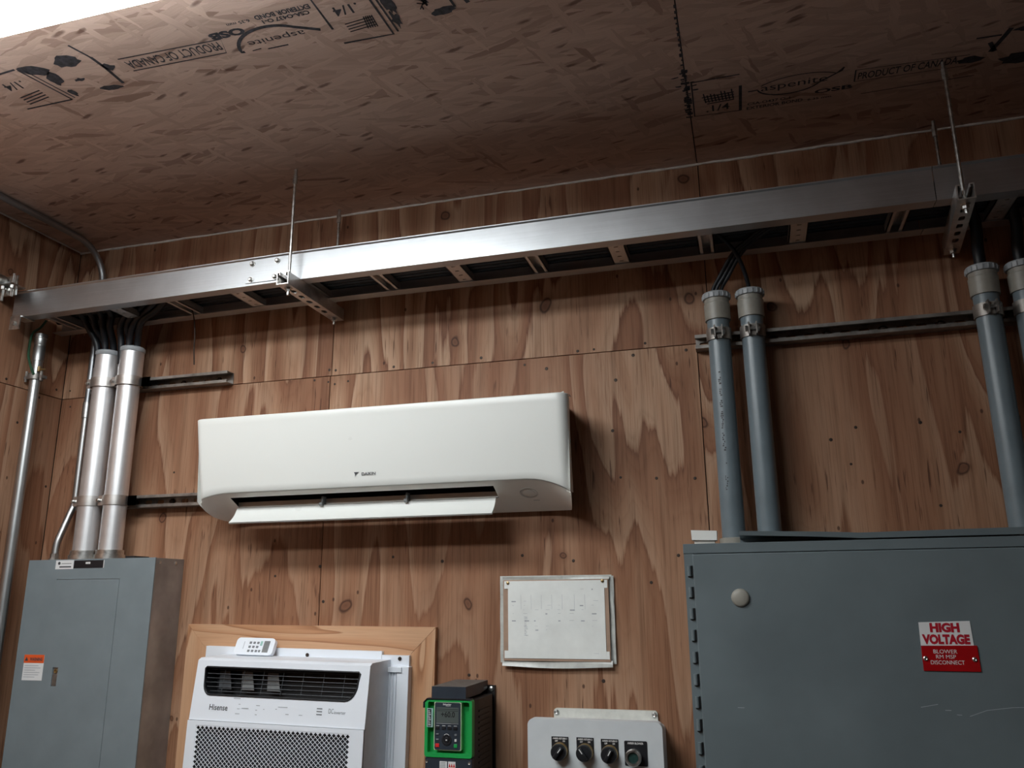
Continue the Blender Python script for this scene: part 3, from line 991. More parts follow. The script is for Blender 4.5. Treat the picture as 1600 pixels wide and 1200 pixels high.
def pvc(x, zb, label, printed=False):
    y, r, zt = -0.073, 0.0305, 0.121
    t = thing('grey_plastic_conduit', label, 'conduit', (x, y, zb), 'grey plastic conduits above the right cabinet')
    bm = bmesh.new()
    lathe(bm, (x, y, zb), Z, [(0, r), (zt - 0.06 - zb, r)], 32)
    pipe = obj('pipe', bm, MT['pvc'], t, 40)
    bm = bmesh.new()
    lathe(bm, (x, y, zt - 0.082), Z, [(0, r), (0.0, r + 0.0045), (0.048, r + 0.0055), (0.050, r + 0.0035), (0.062, r + 0.0035)], 32)
    obj('coupling', bm, MT['pvc_grey'], t, 40)
    bm = bmesh.new()
    prof = []
    lathe(bm, (x, y, zt - 0.019), Z, [(0, r - 0.008), (0, r + 0.0075), (0.013, r + 0.0085), (0.017, r + 0.0065), (0.017, r - 0.004), (0.006, r - 0.008)], 36, False)
    for k in range(18):
        a = 2 * PI * k / 18
        c = V((x + math.cos(a) * (r + 0.0085), y + math.sin(a) * (r + 0.0085), zt - 0.012))
        box(bm, c.x - 0.0014, c.x + 0.0014, c.y - 0.0014, c.y + 0.0014, c.z - 0.006, c.z + 0.006)
    obj('bushing', bm, MT['pvc_lid'], t, 30)
    bm = bmesh.new()
    strap(bm, (x, y, -0.004), r, 0.034, 'front')
    s = obj('pipe_strap', bm, MT['strut'], t, 30)
    bm = bmesh.new()
    strap_bolt(bm, (x, y, -0.004), r, 'front')
    obj('strap_bolt', bm, MT['zinc'], s, 30)
    bm = bmesh.new()
    lathe(bm, (x, y, zb), Z, [(0, r + 0.007), (0.020, r + 0.007), (0.022, r)], 32)
    obj('hub', bm, MT['pvc_grey'], t, 40)
    if printed:
        bm = bmesh.new()
        random.seed(3)
        z = -0.115
        while z > -0.44:
            if random.random() < 0.85:
                hgt = random.uniform(0.0025, 0.0055)
                a0 = math.radians(250)
                for seg in range(random.choice((1, 2, 2))):
                    aa = a0 + random.uniform(-0.03, 0.16)
                    ab = aa + random.uniform(0.05, 0.13)
                    rr = r + 0.0004
                    P = [V((x + rr * math.cos(q), y + rr * math.sin(q), zz)) for q, zz in ((aa, z), (ab, z), (ab, z - hgt), (aa, z - hgt))]
                    poly(bm, P)
                z -= hgt + 0.0018
            else:
                z -= 0.010
                if len(bm.faces):
                    obj('printed_word', bm, MT['print_dark'], pipe)
                    bm = bmesh.new()
        if len(bm.faces):
            obj('printed_word', bm, MT['print_dark'], pipe)
    return t
CT = -0.5865
p1 = pvc(1.2465, CT + 0.0005, 'grey plastic conduit with a printed line, leftmost above the right cabinet', True)
pvc(1.338, CT + 0.0005, 'grey plastic conduit, second from the left above the right cabinet')
pvc(1.925, CT + 0.0005, 'grey plastic conduit at the right, ending below the far trapeze hanger')
pvc(2.018, CT + 0.0005, 'grey plastic conduit cut off by the right edge of the photo')

# slim steel conduit on the left wall with its fitting and clamp
sx, sy = -1.050, -0.166
t = thing('steel_conduit', 'slim galvanised conduit standing against the left wall under the tray end', 'conduit', (sx, sy, FLOOR))
bm = bmesh.new()
lathe(bm, (sx, sy, -1.70), Z, [(0, 0.0168), (1.70 + 0.10, 0.0168)], 24)
obj('pipe', bm, MT['steel'], t, 40)
bm = bmesh.new()
lathe(bm, (sx, sy, 0.095), Z, [(0, 0.0172), (0.001, 0.0188), (0.052, 0.0188), (0.054, 0.0176), (0.058, 0.0176), (0.060, 0.0188), (0.082, 0.0188), (0.083, 0.0208), (0.098, 0.0208), (0.100, 0.014)], 24)
obj('coupling', bm, MT['steel'], t, 40)
bm = bmesh.new()
lathe(bm, (sx, sy, 0.028), Z, [(0, 0.0172), (0, 0.024), (0.020, 0.024), (0.020, 0.0172)], 24, False)
for s in (-1, 1):
    box(bm, sx + s * 0.030 - 0.008, sx + s * 0.030 + 0.008, sy - 0.012, sy + 0.012, 0.032, 0.042)
    cyl(bm, (sx + s * 0.032, sy - 0.008, 0.022), (sx + s * 0.032, sy - 0.008, 0.060), 0.0045, 8)
obj('ground_clamp', bm, MT['strut'], t, 30)
bm = bmesh.new()
cyl(bm, (sx + 0.022, sy - 0.012, 0.060), (sx + 0.050, sy - 0.014, 0.060), 0.0035, 8)
cyl(bm, (sx + 0.024, sy - 0.012, 0.054), (sx + 0.024, sy - 0.012, 0.072), 0.006, 8)
obj('clamp_screw', bm, MT['brass'], t, 30)
bm = bmesh.new()
tube(bm, curve([(sx + 0.012, sy - 0.020, 0.042), (sx - 0.004, sy - 0.026, 0.080), (sx - 0.016, sy - 0.027, 0.12), (sx - 0.020, sy - 0.020, 0.19), (sx + 0.004, sy - 0.012, 0.215), (sx + 0.02, sy - 0.006, 0.242)]), 0.0042, 8)
solo('ground_wire', bm, MT['cable_green'], 'thin dark green wire looping from the slim conduit clamp into the tray', 'wire', (sx, sy - 0.02, 0.042), None, 40)

# thin bent conduit from the ceiling down the corner into the left panel
t = thing('bent_conduit', 'thin grey conduit bending from the ceiling down the back corner', 'conduit', (-0.96, -0.075, PT))
bm = bmesh.new()
bend = [(-0.968 , -1.0, CEIL - 0.0135), (-0.968, -0.5, CEIL - 0.0135), (-0.966, -0.20, CEIL - 0.0135)]
for k in range(1, 9):
    a = math.radians(90 * k / 8)
    bend.append((-0.966 + 0.020 * k / 8, -0.158 + 0.128 * math.sin(a) , CEIL - 0.0135 - 0.128 * (1 - math.cos(a))))
bend += [(-0.946, -0.030, 0.2), (-0.946, -0.030, -0.055)]
tube(bm, bend, 0.0115, 14)
obj('upper_pipe', bm, MT['steel_y'], t, 40)
bm = bmesh.new()
tube(bm, [(-0.946, -0.030, -0.057)] + curve([(-0.946, -0.030, -0.36), (-0.946, -0.031, -0.385), (-0.950, -0.045, -0.43), (-0.957, -0.066, -0.50), (-0.960, -0.072, -0.53), (-0.960, -0.074, PT + 0.001)], 6), 0.0115, 14)
obj('lower_pipe', bm, MT['steel'], t, 40)
bm = bmesh.new()
lathe(bm, (-0.946, -0.030, -0.085), Z, [(0, 0.012), (0.0, 0.0145), (0.055, 0.0145), (0.055, 0.012)], 16)
obj('coupling', bm, MT['steel'], t, 40)
bm = bmesh.new()
lathe(bm, (-0.960, -0.074, PT + 0.0005), Z, [(0, 0.018), (0.008, 0.018), (0.008, 0.0145), (0.024, 0.0145), (0.024, 0.012)], 8)
obj('connector', bm, MT['zinc'], t, 30)

# conduit stub clamped to the tray end
t = thing('clamped_conduit', 'steel conduit stub clamped to the left end of the tray', 'conduit', (-1.058, -0.335, 0.33))
bm = bmesh.new()
cyl(bm, (-1.060, -0.95, 0.326), (-1.060, -0.355, 0.326), 0.0165, 20)
obj('pipe', bm, MT['steel_y'], t, 40)
bm = bmesh.new()
box(bm, -1.082, -1.002, -0.362, -0.300, 0.308, 0.314)
box(bm, -1.082, -1.002, -0.336, -0.330, 0.276, 0.346, 0.001)
lathe(bm, (-1.060, -0.372, 0.326), Y, [(0, 0.0172), (0, 0.023), (0.03, 0.023), (0.03, 0.0172)], 20, False)
cl = obj('beam_clamp', bm, MT['zinc'], t, 30)
for xx, zz0, zz1 in ((-1.008, 0.268, 0.348), (-1.046, 0.256, 0.308)):
    bm = bmesh.new()
    cyl(bm, (xx, -0.345, zz0), (xx, -0.345, zz1), 0.0042, 8)
    cyl(bm, (xx, -0.345, 0.296), (xx, -0.345, 0.307), 0.009, 6)
    obj('bolt', bm, MT['zinc'], cl, 30)

# cables dropping out of the tray into the conduits
def drop(pts, r, label, group):
    bm = bmesh.new()
    tube(bm, curve(pts, 7), r, 10)
    return solo('drop_cable', bm, MT['cable'], label, 'cable', pts[-1], group, 40)
lefts = ['leftmost', 'second', 'third', 'rightmost']
for j, (cx, zt, lean) in enumerate(((-0.829, 0.13, 0.0), (-0.729, 0.136, 0.075))):
    for k in range(4):
        dx = (k - 1.5) * 0.017
        yy = -0.098 + 0.010 * ((k % 2) * 2 - 1)
        sp_ = (k - 1.5) * 0.032
        drop([(cx + lean * 2.2 + sp_ * 1.3, -0.200, 0.268), (cx + lean * 1.1 + sp_ * 1.2, -0.155, 0.240), (cx + lean * 0.4 + sp_, -0.134 - 0.004 * k, 0.205),
              (cx + dx, yy - 0.006, zt + 0.02), (cx + dx * 0.9, yy, zt - 0.06)], 0.0112,
             'black cable dropping into the %s fat aluminium conduit, %s of four' % (('left', 'right')[j], lefts[k]), 'black cables dropping into the aluminium conduits')
for k in range(3):
    drop([(1.385 + 0.015 * k, -0.175, 0.262), (1.345 + 0.012 * k, -0.150, 0.243), (1.300 + 0.0125 * k, -0.128, 0.214), (1.262 + 0.0125 * k, -0.098, 0.165), (1.236 + 0.0115 * k, -0.076 - 0.008 * (k % 2), 0.122), (1.235 + 0.0115 * k, -0.073, 0.05)], 0.0056,
         'black cable curving down into the leftmost grey plastic conduit, %s of three' % ('left', 'middle', 'right')[k], 'black cables curving into the leftmost grey conduit')
drop([(1.262, -0.175, 0.262), (1.288, -0.150, 0.240), (1.314, -0.126, 0.205), (1.332, -0.094, 0.155), (1.338, -0.076, 0.118), (1.338, -0.073, 0.05)], 0.0058,
     'thin black cable dropping into the second grey plastic conduit', None)
for cx, lab in ((1.925, 'thick black cable rising from the grey conduit under the far hanger'), (2.018, 'thick black cable rising from the grey conduit at the right edge')):
    drop([(cx - 0.03, -0.178, 0.262), (cx - 0.022, -0.150, 0.242), (cx - 0.012, -0.128, 0.205), (cx - 0.004, -0.084, 0.155), (cx, -0.073, 0.05)], 0.014, lab, 'thick black cables at the right end')
bm = bmesh.new()
tube(bm, curve([(-0.470, -0.150, 0.250), (-0.462, -0.128, 0.226), (-0.452, -0.122, 0.16), (-0.446, -0.126, 0.10), (-0.438, -0.128, 0.042)]), 0.0022, 8)
solo('hanging_wire', bm, MT['screw_dark'], 'short thin wire dangling from the tray above the left strut', 'wire', (-0.470, -0.150, 0.250), None, 40)

# ------------------------------------------------------------------ wall-mounted split air conditioner
AX0, AX1, AYF, AZT = -0.361, 0.832, -0.205, -0.164
def taper(x, z):
    """the left end draws in a little towards the bottom"""
    return x + 0.017 * min(1.0, max(0.0, (AZT - z) / 0.24)) * math.exp(-max(0.0, x - AX0) / 0.12)
ac = thing('wall_air_conditioner', 'long white wall-mounted air conditioner with its lower flap open', 'air conditioner', ((AX0 + AX1) / 2, 0, -0.47))
def ac_lip(x):
    d = min(x - AX0, AX1 - x)
    k = max(0.0, 1 - d / 0.125)
    return -0.3945 - (0.020 if x < 0.2 else 0.038) * k * k
def ac_front(x, z=AZT, r=0.030):
    """front face: leans back towards the lip, rounded at both ends"""
    d = min(x - AX0, AX1 - x)
    y = AYF + 0.027 * (AZT - z) / 0.235
    if d >= r:
        return y
    return y + r - math.sqrt(max(0, r * r - (r - d) ** 2))
cols = [AX0 + d for d in (0, 0.0008, 0.003, 0.007, 0.012, 0.018, 0.025, 0.032, 0.045, 0.06, 0.08, 0.1, 0.125, 0.2)]
n = 20
cols += [AX0 + 0.2 + (AX1 - AX0 - 0.4) * k / n for k in range(1, n)]
cols += [AX1 - d for d in (0.2, 0.125, 0.1, 0.08, 0.06, 0.045, 0.032, 0.025, 0.018, 0.012, 0.007, 0.003, 0.0008, 0)]
bm = bmesh.new()
grid = []
for x in cols:
    zl = ac_lip(x)
    yf, yl = ac_front(x), ac_front(x, zl)
    c = []
    c.append((x, min(yf + 0.05, -0.10), AZT))
    c.append((x, yf + 0.010, AZT))
    for k in range(1, 5):
        a = math.radians(90 * k / 4)
        c.append((x, yf + 0.008 * (1 - math.sin(a)), AZT - 0.004 * (1 - math.cos(a))))
    for k in range(1, 13):
        z = AZT - 0.004 + (zl - AZT + 0.004) * k / 12
        c.append((x, ac_front(x, z) - 0.003 * math.sin(PI * k / 12), z))
    c.append((x, yl + 0.003, zl - 0.0028))
    c.append((x, yl + 0.016, zl - 0.0028))
    grid.append([bm.verts.new((taper(p[0], p[2]), p[1], p[2])) for p in c])
for a, b in zip(grid, grid[1:]):
    for i in range(len(a) - 1):
        bm.faces.new((a[i], b[i], b[i + 1], a[i + 1]))
obj('front_panel', bm, MT['white_gloss'], ac, 50)
# body behind the panel: tapering plan, sloped underside with the air outlet cut out
def side_x(y, s):
    k = (y - AYF) / (0 - AYF)
    ins = 0.001 + 0.036 * max(0, (k - 0.15) / 0.85) ** 1.2
    return (AX0 + ins) if s < 0 else (AX1 - ins)
ys = [-0.1765, -0.168, -0.155, -0.138, -0.120, -0.100, -0.070, -0.045, -0.026, -0.010, -0.001]
YL = -0.178
def under_z(y, x):
    base = -0.3975 - 0.0735 * min(1.0, (y - YL) / 0.150)
    d = min(x - AX0, AX1 - x)
    k = max(0.0, 1 - d / 0.125)
    t = min(1.0, max(0.0, (y - YL) / 0.15))
    base -= (0.020 if x < 0.2 else 0.038) * k * k * (1 - t)
    base -= 0.022 * k * k * math.sin(PI * t)
    if y > -0.028:
        base += 0.03 * ((y + 0.028) / 0.028) ** 2
    return base
OX0, OX1 = -0.248, 0.606
us = [0, 0.004, 0.012, 0.022, 0.033, 0.045, 0.06, 0.08]
bm = bmesh.new()
cells = []
for y in ys:
    a, b = side_x(y, -1), side_x(y, 1)
    xs_ = [a + u for u in us] + [OX0] + [OX0 + (OX1 - OX0) * k / 8 for k in range(1, 8)] + [OX1] + [OX1 + 0.05, OX1 + 0.1] + [b - u for u in reversed(us)]
    cells.append([bm.verts.new((taper(x, -0.40), max(y, ac_front(min(max(x, AX0), AX1), -0.40) + 0.0015), under_z(y, x))) for x in xs_])
i0, i1 = len(us), len(us) + 8
OY = (2, 5)
for j in range(len(ys) - 1):
    for i in range(len(cells[0]) - 1):
        if OY[0] <= j < OY[1] and i0 <= i < i1:
            continue
        bm.faces.new((cells[j][i], cells[j + 1][i], cells[j + 1][i + 1], cells[j][i + 1]))
obj('underside', bm, MT['under'], ac, 40)
bm = bmesh.new()
for s in (-1, 1):
    prev = None
    for y in ys:
        x = side_x(y, s)
        top = bm.verts.new((x, y, AZT - 0.003))
        bot = bm.verts.new((taper(x, -0.40), y, under_z(y, x)))
        if prev:
            bm.faces.new((prev[0], top, bot, prev[1]))
        prev = (top, bot)
L = [(side_x(y, -1), y) for y in ys]
Rr = [(side_x(y, 1), y) for y in reversed(ys)]
poly(bm, [(x, y, AZT - 0.003) for x, y in L + Rr])
poly(bm, [(side_x(-0.001, -1), -0.001, AZT - 0.003), (side_x(-0.001, 1), -0.001, AZT - 0.003), (side_x(-0.001, 1), -0.001, under_z(-0.001, 0.8)), (side_x(-0.001, -1), -0.001, under_z(-0.001, -0.33))])
bmesh.ops.remove_doubles(bm, verts=bm.verts, dist=0.0002)
obj('casing', bm, MT['white_matt'], ac, 40)
# outlet duct
bm = bmesh.new()
ya, yb = ys[OY[0]], ys[OY[1]]
za, zb_ = under_z(ya, 0.2), under_z(yb, 0.2)
prof = [(ya, za), (ya + 0.004, za + 0.05), (ya + 0.03, za + 0.085), (yb + 0.03, zb_ + 0.06), (yb + 0.012, zb_ + 0.018), (yb, zb_)]
ra = [bm.verts.new((OX0, y, z)) for y, z in prof]
rb = [bm.verts.new((OX1, y, z)) for y, z in prof]
for i in range(len(prof) - 1):
    bm.faces.new((ra[i], rb[i], rb[i + 1], ra[i + 1]))
bm.faces.new(ra)
bm.faces.new(rb)
obj('air_outlet', bm, MT['cavity_dark'], ac)
obj('guide_wall', bx(OX0 + 0.002, OX1 - 0.002, yb - 0.003, yb - 0.0005, zb_ + 0.0015, -0.4175), MT['under'], ac)
# open flap: one curved plate hinged at the back of the outlet
bm = bmesh.new()
prof = []
top_, bot_ = V((-0.120, -0.4375)), V((-0.160, -0.4845))
for k in range(9):
    p = top_.lerp(bot_, k / 8)
    nrm = V((-0.06, 0.05)).normalized()
    prof.append(p - nrm * (0.005 * math.sin(PI * k / 8)))
back = [p - V((-0.06, 0.05)).normalized() * 0.006 for p in prof]
ring2 = prof + list(reversed(back))
prism(bm, [(p.x, p.y) for p in ring2], lambda p, q, a: V((a, p, q)), -0.238, 0.603)
obj('flap', bm, MT['white_gloss'], ac, 40)
for xx in (0.058, 0.332):
    bm = bmesh.new()
    box(bm, xx - 0.0035, xx + 0.0035, -0.128, -0.106, -0.440, -0.412, 0.002)
    cyl(bm, (xx - 0.005, -0.130, -0.436), (xx + 0.005, -0.130, -0.436), 0.006, 12)
    obj('flap_hinge', bm, MT['vane_grey'], ac, 40)
# round sensor window and small print on the underside
nrm = V((0, -0.0735, -0.150)).normalized()
ux = X
uy = nrm.cross(ux).normalized()
def under_pt(x, y):
    return V((x, y, -0.3975 - 0.0735 * (y - YL) / 0.150)) + nrm * 0.0006
c0 = under_pt(0.700, -0.118)
bm = bmesh.new()
lathe(bm, c0, nrm, [(0, 0.0265), (0.0014, 0.0265), (0.0014, 0.0225), (0, 0.0225)], 32, False)
se = obj('sensor_ring', bm, simple('sensor_grey', rgb(206, 202, 195), 0.5), ac, 40)
bm = bmesh.new()
lathe(bm, c0, nrm, [(0, 0.017), (0.0012, 0.0168), (0.002, 0.014)], 28)
obj('sensor_lens', bm, MT['under'], se, 40)
bm = bmesh.new()
c1 = under_pt(0.715, -0.082)
poly(bm, [c1 + ux * -0.012 + uy * 0.0008, c1 + ux * 0.014 + uy * 0.0008, c1 + ux * 0.014 - uy * 0.0008, c1 + ux * -0.012 - uy * 0.0008])
obj('small_print', bm, MT['print_grey'], ac, recalc=False)
for xx, s in ((0.785, 1), (-0.298, -1)):
    bm = bmesh.new()
    cc = under_pt(xx, -0.085)
    tube(bm, [cc + ux * (s * (0.02 - 0.05 * k / 6)) + uy * (-0.012 + 0.02 * (k / 6) ** 1.5) for k in range(7)], 0.0012, 6)
    obj('moulded_mark', bm, MT['white_gloss'], ac)
# brand lettering on the panel
bm = bmesh.new()
yy = ac_front(0.2, -0.3605) - 0.0032
text(bm, 'DAIKIN', (0.2365, yy, -0.3605), X, Z, 0.044, 0.0085, 0.02)
poly(bm, [(0.1895, yy, -0.3545), (0.2065, yy, -0.3545), (0.1975, yy, -0.3600), (0.1935, yy, -0.3680), (0.1930, yy, -0.3600)])
obj('brand_lettering', bm, MT['print_dark'], ac, recalc=False)
# loose protective film along the top and the blue tab
for x0, x1, hgt in ((0.765, 0.815, 0.016), (-0.325, -0.305, 0.012), (0.02, 0.10, 0.004)):
    bm = bmesh.new()
    q = [bm.verts.new(p) for p in ((x0, -0.15, AZT), (x1, -0.15, AZT), (x1 - 0.003, -0.146, AZT + hgt), (x0 + (x1 - x0) * 0.55, -0.152, AZT + hgt * 0.45))]
    f = bm.faces.new(q)
    r = bmesh.ops.extrude_face_region(bm, geom=[f])
    bmesh.ops.translate(bm, vec=(0, 0.0006, 0), verts=[v for v in r['geom'] if isinstance(v, bmesh.types.BMVert)])
    obj('protective_film', bm, MT['film'], ac)
obj('tape_tab', bx(0.818, 0.832, -0.166, -0.160, -0.301, -0.289, 0.001), MT['cyan'], ac)

# ------------------------------------------------------------------ left electrical panel
PX0, PX1, PYF = -0.993, -0.503, -0.142
lp = thing('electrical_panel', 'tall grey electrical panel with an orange warning sticker at the left', 'electrical panel', ((PX0 + PX1) / 2, 0, -1.78))
obj('cabinet_body', bx(PX0 + 0.004, PX1 - 0.003, PYF + 0.004, -0.0005, -1.78, PT), MT['can'], lp)
DX0, DX1, DZ0, DZ1 = -0.873, -0.629, -1.62, -0.6445
bm = bmesh.new()
holed(bm, [(PX0, -1.785), (PX1, -1.785), (PX1, PT + 0.001), (PX0, PT + 0.001)], [[(DX0, DZ0), (DX1, DZ0), (DX1, DZ1), (DX0, DZ1)]], lambda u, v, n: V((u, PYF + 0.004 - n, v)), 0.004)
obj('front_cover', bm, MT['panel_grey'], lp)
bm = bmesh.new()
g_ = 0.0013
ly0, ly1 = -1.030, -0.972 + 0.054
lat = [(-0.845, -0.969), (-0.8245, -0.969), (-0.8245, -0.913), (-0.845, -0.913)]
holed(bm, [(DX0 + 0.0002, DZ0 + g_), (DX1 - g_, DZ0 + g_), (DX1 - g_, DZ1 - g_), (DX0 + 0.0002, DZ1 - g_)], [lat], lambda u, v, n: V((u, PYF + 0.005 - n, v)), 0.0052)
door = obj('door', bm, MT['panel_grey'], lp)
obj('door_back', bx(DX0 + 0.0004, DX1 - 0.0004, PYF + 0.0052, PYF + 0.0062, DZ0, DZ1), MT['cavity_dark'], door)
bm = bmesh.new()
box(bm, -0.8445, -0.825, PYF + 0.0038, PYF + 0.005, -0.9685, -0.9135)
box(bm, -0.8440, -0.8262, PYF + 0.0012, PYF + 0.0035, -0.966, -0.934, 0.0008)
la = obj('latch', bm, MT['strut'], lp)
bm = bmesh.new()
lathe(bm, (-0.8345, PYF + 0.004, -0.924), -Y, [(0, 0.0065), (0.003, 0.0065), (0.003, 0.0040), (0.001, 0.0035)], 16)
obj('lock_cylinder', bm, MT['brass'], la, 40)
for yy in (-0.117, -0.042):
    bm = bmesh.new()
    lathe(bm, (PX1 - 0.003, yy, PT - 0.013), X, [(0, 0.0055), (0.002, 0.0055), (0.0035, 0.003)], 12)
    obj('screw', bm, MT['zinc'], lp, 40)
bm = bmesh.new()
box(bm, PX1 - 0.150, PX1 - 0.115, -0.10, -0.03, PT - 0.001, PT + 0.010, 0.002)
obj('knockout_plug', bm, MT['black'], lp)
# stickers
yy = PYF - 0.0006
st = obj('warning_sticker', bx(-0.960, -0.882, yy, PYF - 0.0001, -0.953, -0.876), MT['label_white'], lp)
o_ = obj('orange_band', bx(-0.960, -0.882, yy - 0.0003, yy, -0.901, -0.876), MT['orange'], st)
bm = bmesh.new()
text(bm, 'WARNING', (-0.9125, yy - 0.0008, -0.8895), X, Z, 0.049, 0.010, 0.03)
poly(bm, [(-0.957, yy - 0.0008, -0.8945), (-0.943, yy - 0.0008, -0.8945), (-0.950, yy - 0.0008, -0.8825)])
obj('warning_lettering', bm, MT['ink'], st, recalc=False)
bm = bmesh.new()
for k in range(6):
    zz = -0.908 - k * 0.0068
    poly(bm, [(-0.955, yy - 0.0004, zz), (-0.900 + 0.012 * math.sin(k * 2.3), yy - 0.0004, zz), (-0.900 + 0.012 * math.sin(k * 2.3), yy - 0.0004, zz - 0.0018), (-0.955, yy - 0.0004, zz - 0.0018)])
obj('fine_print', bm, MT['print_pale'], st, recalc=False)
st = obj('maker_sticker', bx(-0.884, -0.8135, yy, PYF - 0.0001, -0.6125, -0.5845), MT['label_white'], lp)
bm = bmesh.new()
lathe(bm, (-0.870, yy, -0.594), -Y, [(0, 0.005), (0.0004, 0.005)], 16)
box(bm, -0.861, -0.822, yy - 0.0004, yy, -0.596, -0.5945)
box(bm, -0.868, -0.822, yy - 0.0004, yy, -0.6075, -0.6035)
obj('sticker_print', bm, MT['print_dark'], st)
st = obj('name_plate', bx(-0.812, -0.696, yy, PYF - 0.0001, -0.6105, -0.5865), MT['black'], lp)
bm = bmesh.new()
box(bm, -0.766, -0.748, yy - 0.0004, yy, -0.5975, -0.5915)
box(bm, -0.697, -0.6945, yy - 0.0004, yy, -0.6105, -0.5865)
obj('plate_print', bm, MT['print_white'], st)

# ------------------------------------------------------------------ timber frame round the window unit
pivot = V((-0.04, 0, -1.75))
fr = thing('timber_frame', 'mitred pale pine frame on the wall round the window air conditioner', 'frame', pivot)
FX0, FX1, FZT, BW = -0.463, 0.378, -0.7905, 0.080
def fmap(y0):
    return lambda u, v, n: V((u, y0 - n, v))
bm = bmesh.new()
holed(bm, [(FX0, FZT), (FX1, FZT), (FX1 - BW + 0.001, FZT - BW + 0.001), (FX0 + BW - 0.001, FZT - BW + 0.001)], [], fmap(-0.0005), 0.019)
obj('top_board', bm, MT['pine_h'], fr)
bm = bmesh.new()
holed(bm, [(FX0, FZT - 0.0012), (FX0 + BW - 0.0005, FZT - BW - 0.0005), (FX0 + BW - 0.0005, -1.75), (FX0, -1.75)], [], fmap(-0.0005), 0.019)
obj('side_board', bm, MT['pine_v'], fr)
bm = bmesh.new()
holed(bm, [(FX1, FZT - 0.0012), (FX1 - BW + 0.0005, FZT - BW - 0.0005), (FX1 - BW + 0.0005, -1.75), (FX1, -1.75)], [], fmap(-0.0005), 0.019)
obj('side_board', bm, MT['pine_v'], fr)
fr.rotation_euler.y = math.radians(0.55)

# ------------------------------------------------------------------ window air conditioner
wa = thing('window_air_conditioner', 'white window air conditioner with perforated grille set in the pine frame', 'air conditioner', pivot)
WX0, WX1 = -0.314, 0.239
P0 = V((0, -0.166, -0.8870))       # top front edge
P2 = V((0, -0.184, -1.0480))       # where the louvre section meets the grille
up_ = (P0 - P2).normalized()
nn = V((0, up_.z, -up_.y))
if nn.y > 0:
    nn = -nn
LEN = (P0 - P2).length
def smap(u, v, n=0.0):
    """front slanted section: u = x, v = distance up from its lower edge"""
    return V((u, 0, 0)) + P2 + up_ * v + nn * n
bm = bmesh.new()
op = []
vt, vb = LEN - 0.018, LEN - 0.093
lx0, lx1 = WX0 + 0.030, WX1 - 0.028
for k in range(7):
    a = math.radians(180 + 90 * k / 6)
    op.append((lx0 + 0.026 + 0.022 * math.cos(a), vb + 0.03 + 0.03 * math.sin(a)))
for k in range(7):
    a = math.radians(270 + 90 * k / 6)
    op.append((lx1 - 0.040 + 0.036 * math.cos(a), vb + 0.05 + 0.05 * math.sin(a)))
op += [(lx1, vt - 0.004), (lx1 - 0.004, vt), (lx0 + 0.004, vt), (lx0, vt - 0.004)]
holed(bm, [(WX0, 0), (WX1, 0), (WX1, LEN), (WX0, LEN)], [op], smap, -0.006)
front = obj('front_bezel', bm, MT['win_white'], wa)
# rounded raised rim of the opening
bm = bmesh.new()
tube(bm, [smap(u, v, 0.0005) for u, v in op + [op[0]]], 0.0026, 8)
obj('opening_rim', bm, MT['cavity_dark'], front, 60)
# dark louvre cavity
bm = bmesh.new()
ca = [bm.verts.new(smap(u, v, -0.004)) for u, v in op]
cb = [bm.verts.new(smap(u, v, -0.060)) for u, v in op]
for i in range(len(op)):
    j = (i + 1) % len(op)
    bm.faces.new((ca[i], ca[j], cb[j], cb[i]))
bm.faces.new(cb)
obj('air_outlet', bm, MT['cavity_dark'], wa)
for k in range(6):
    v = vb + 0.010 + k * (vt - vb - 0.016) / 5
    inset = 0.020 if k == 0 else (0.008 if k == 1 else 0.003)
    bm = bmesh.new()
    a = smap(lx0 + inset, v, -0.009)
    b = smap(lx1 - inset * 0.9, v, -0.009)
    cyl(bm, a, b, 0.0010, 6)
    obj('louvre_bar', bm, MT['wire_grey'], wa)
for k in range(7):
    xx = lx0 + 0.055 + k * (lx1 - lx0 - 0.11) / 6
    bm = bmesh.new()
    cyl(bm, smap(xx, vb + 0.006, -0.012), smap(xx + 0.004, vt - 0.004, -0.012), 0.0011, 6)
    obj('louvre_bar', bm, MT['wire_grey'], wa)
for k, xx in enumerate((lx0 + 0.03, lx0 + 0.105, lx0 + 0.19)):
    bm = bmesh.new()
    prism(bm, [(xx, vb + 0.016), (xx + 0.042, vb + 0.016), (xx + 0.030, vt - 0.010), (xx - 0.004, vt - 0.010)], lambda p, q, a: smap(p, q, a), -0.034, -0.036)
    obj('air_vane', bm, MT['vane_grey'] if k else MT['wire_grey'], wa)
# body
bm = bmesh.new()
prof = [(P0.y, P0.z), (P0.y + 0.012, P0.z + 0.006), (-0.030, P0.z + 0.008), (-0.030, -1.75), (-0.188, -1.75), (-0.182, -1.0540), (P2.y + 0.006, P2.z)]
def shell(x):
    return [bm.verts.new((x, p, q)) for p, q in prof]
a, b = shell(WX0), shell(WX1)
m_ = len(prof)
for i in range(m_):
    j = (i + 1) % m_
    if (i, j) in ((4, 5), (5, 6), (6, 0)):
        continue
    bm.faces.new((a[i], a[j], b[j], b[i]))
bm.faces.new(a)
bm.faces.new(list(reversed(b)))
obj('housing', bm, MT['win_side'], wa)
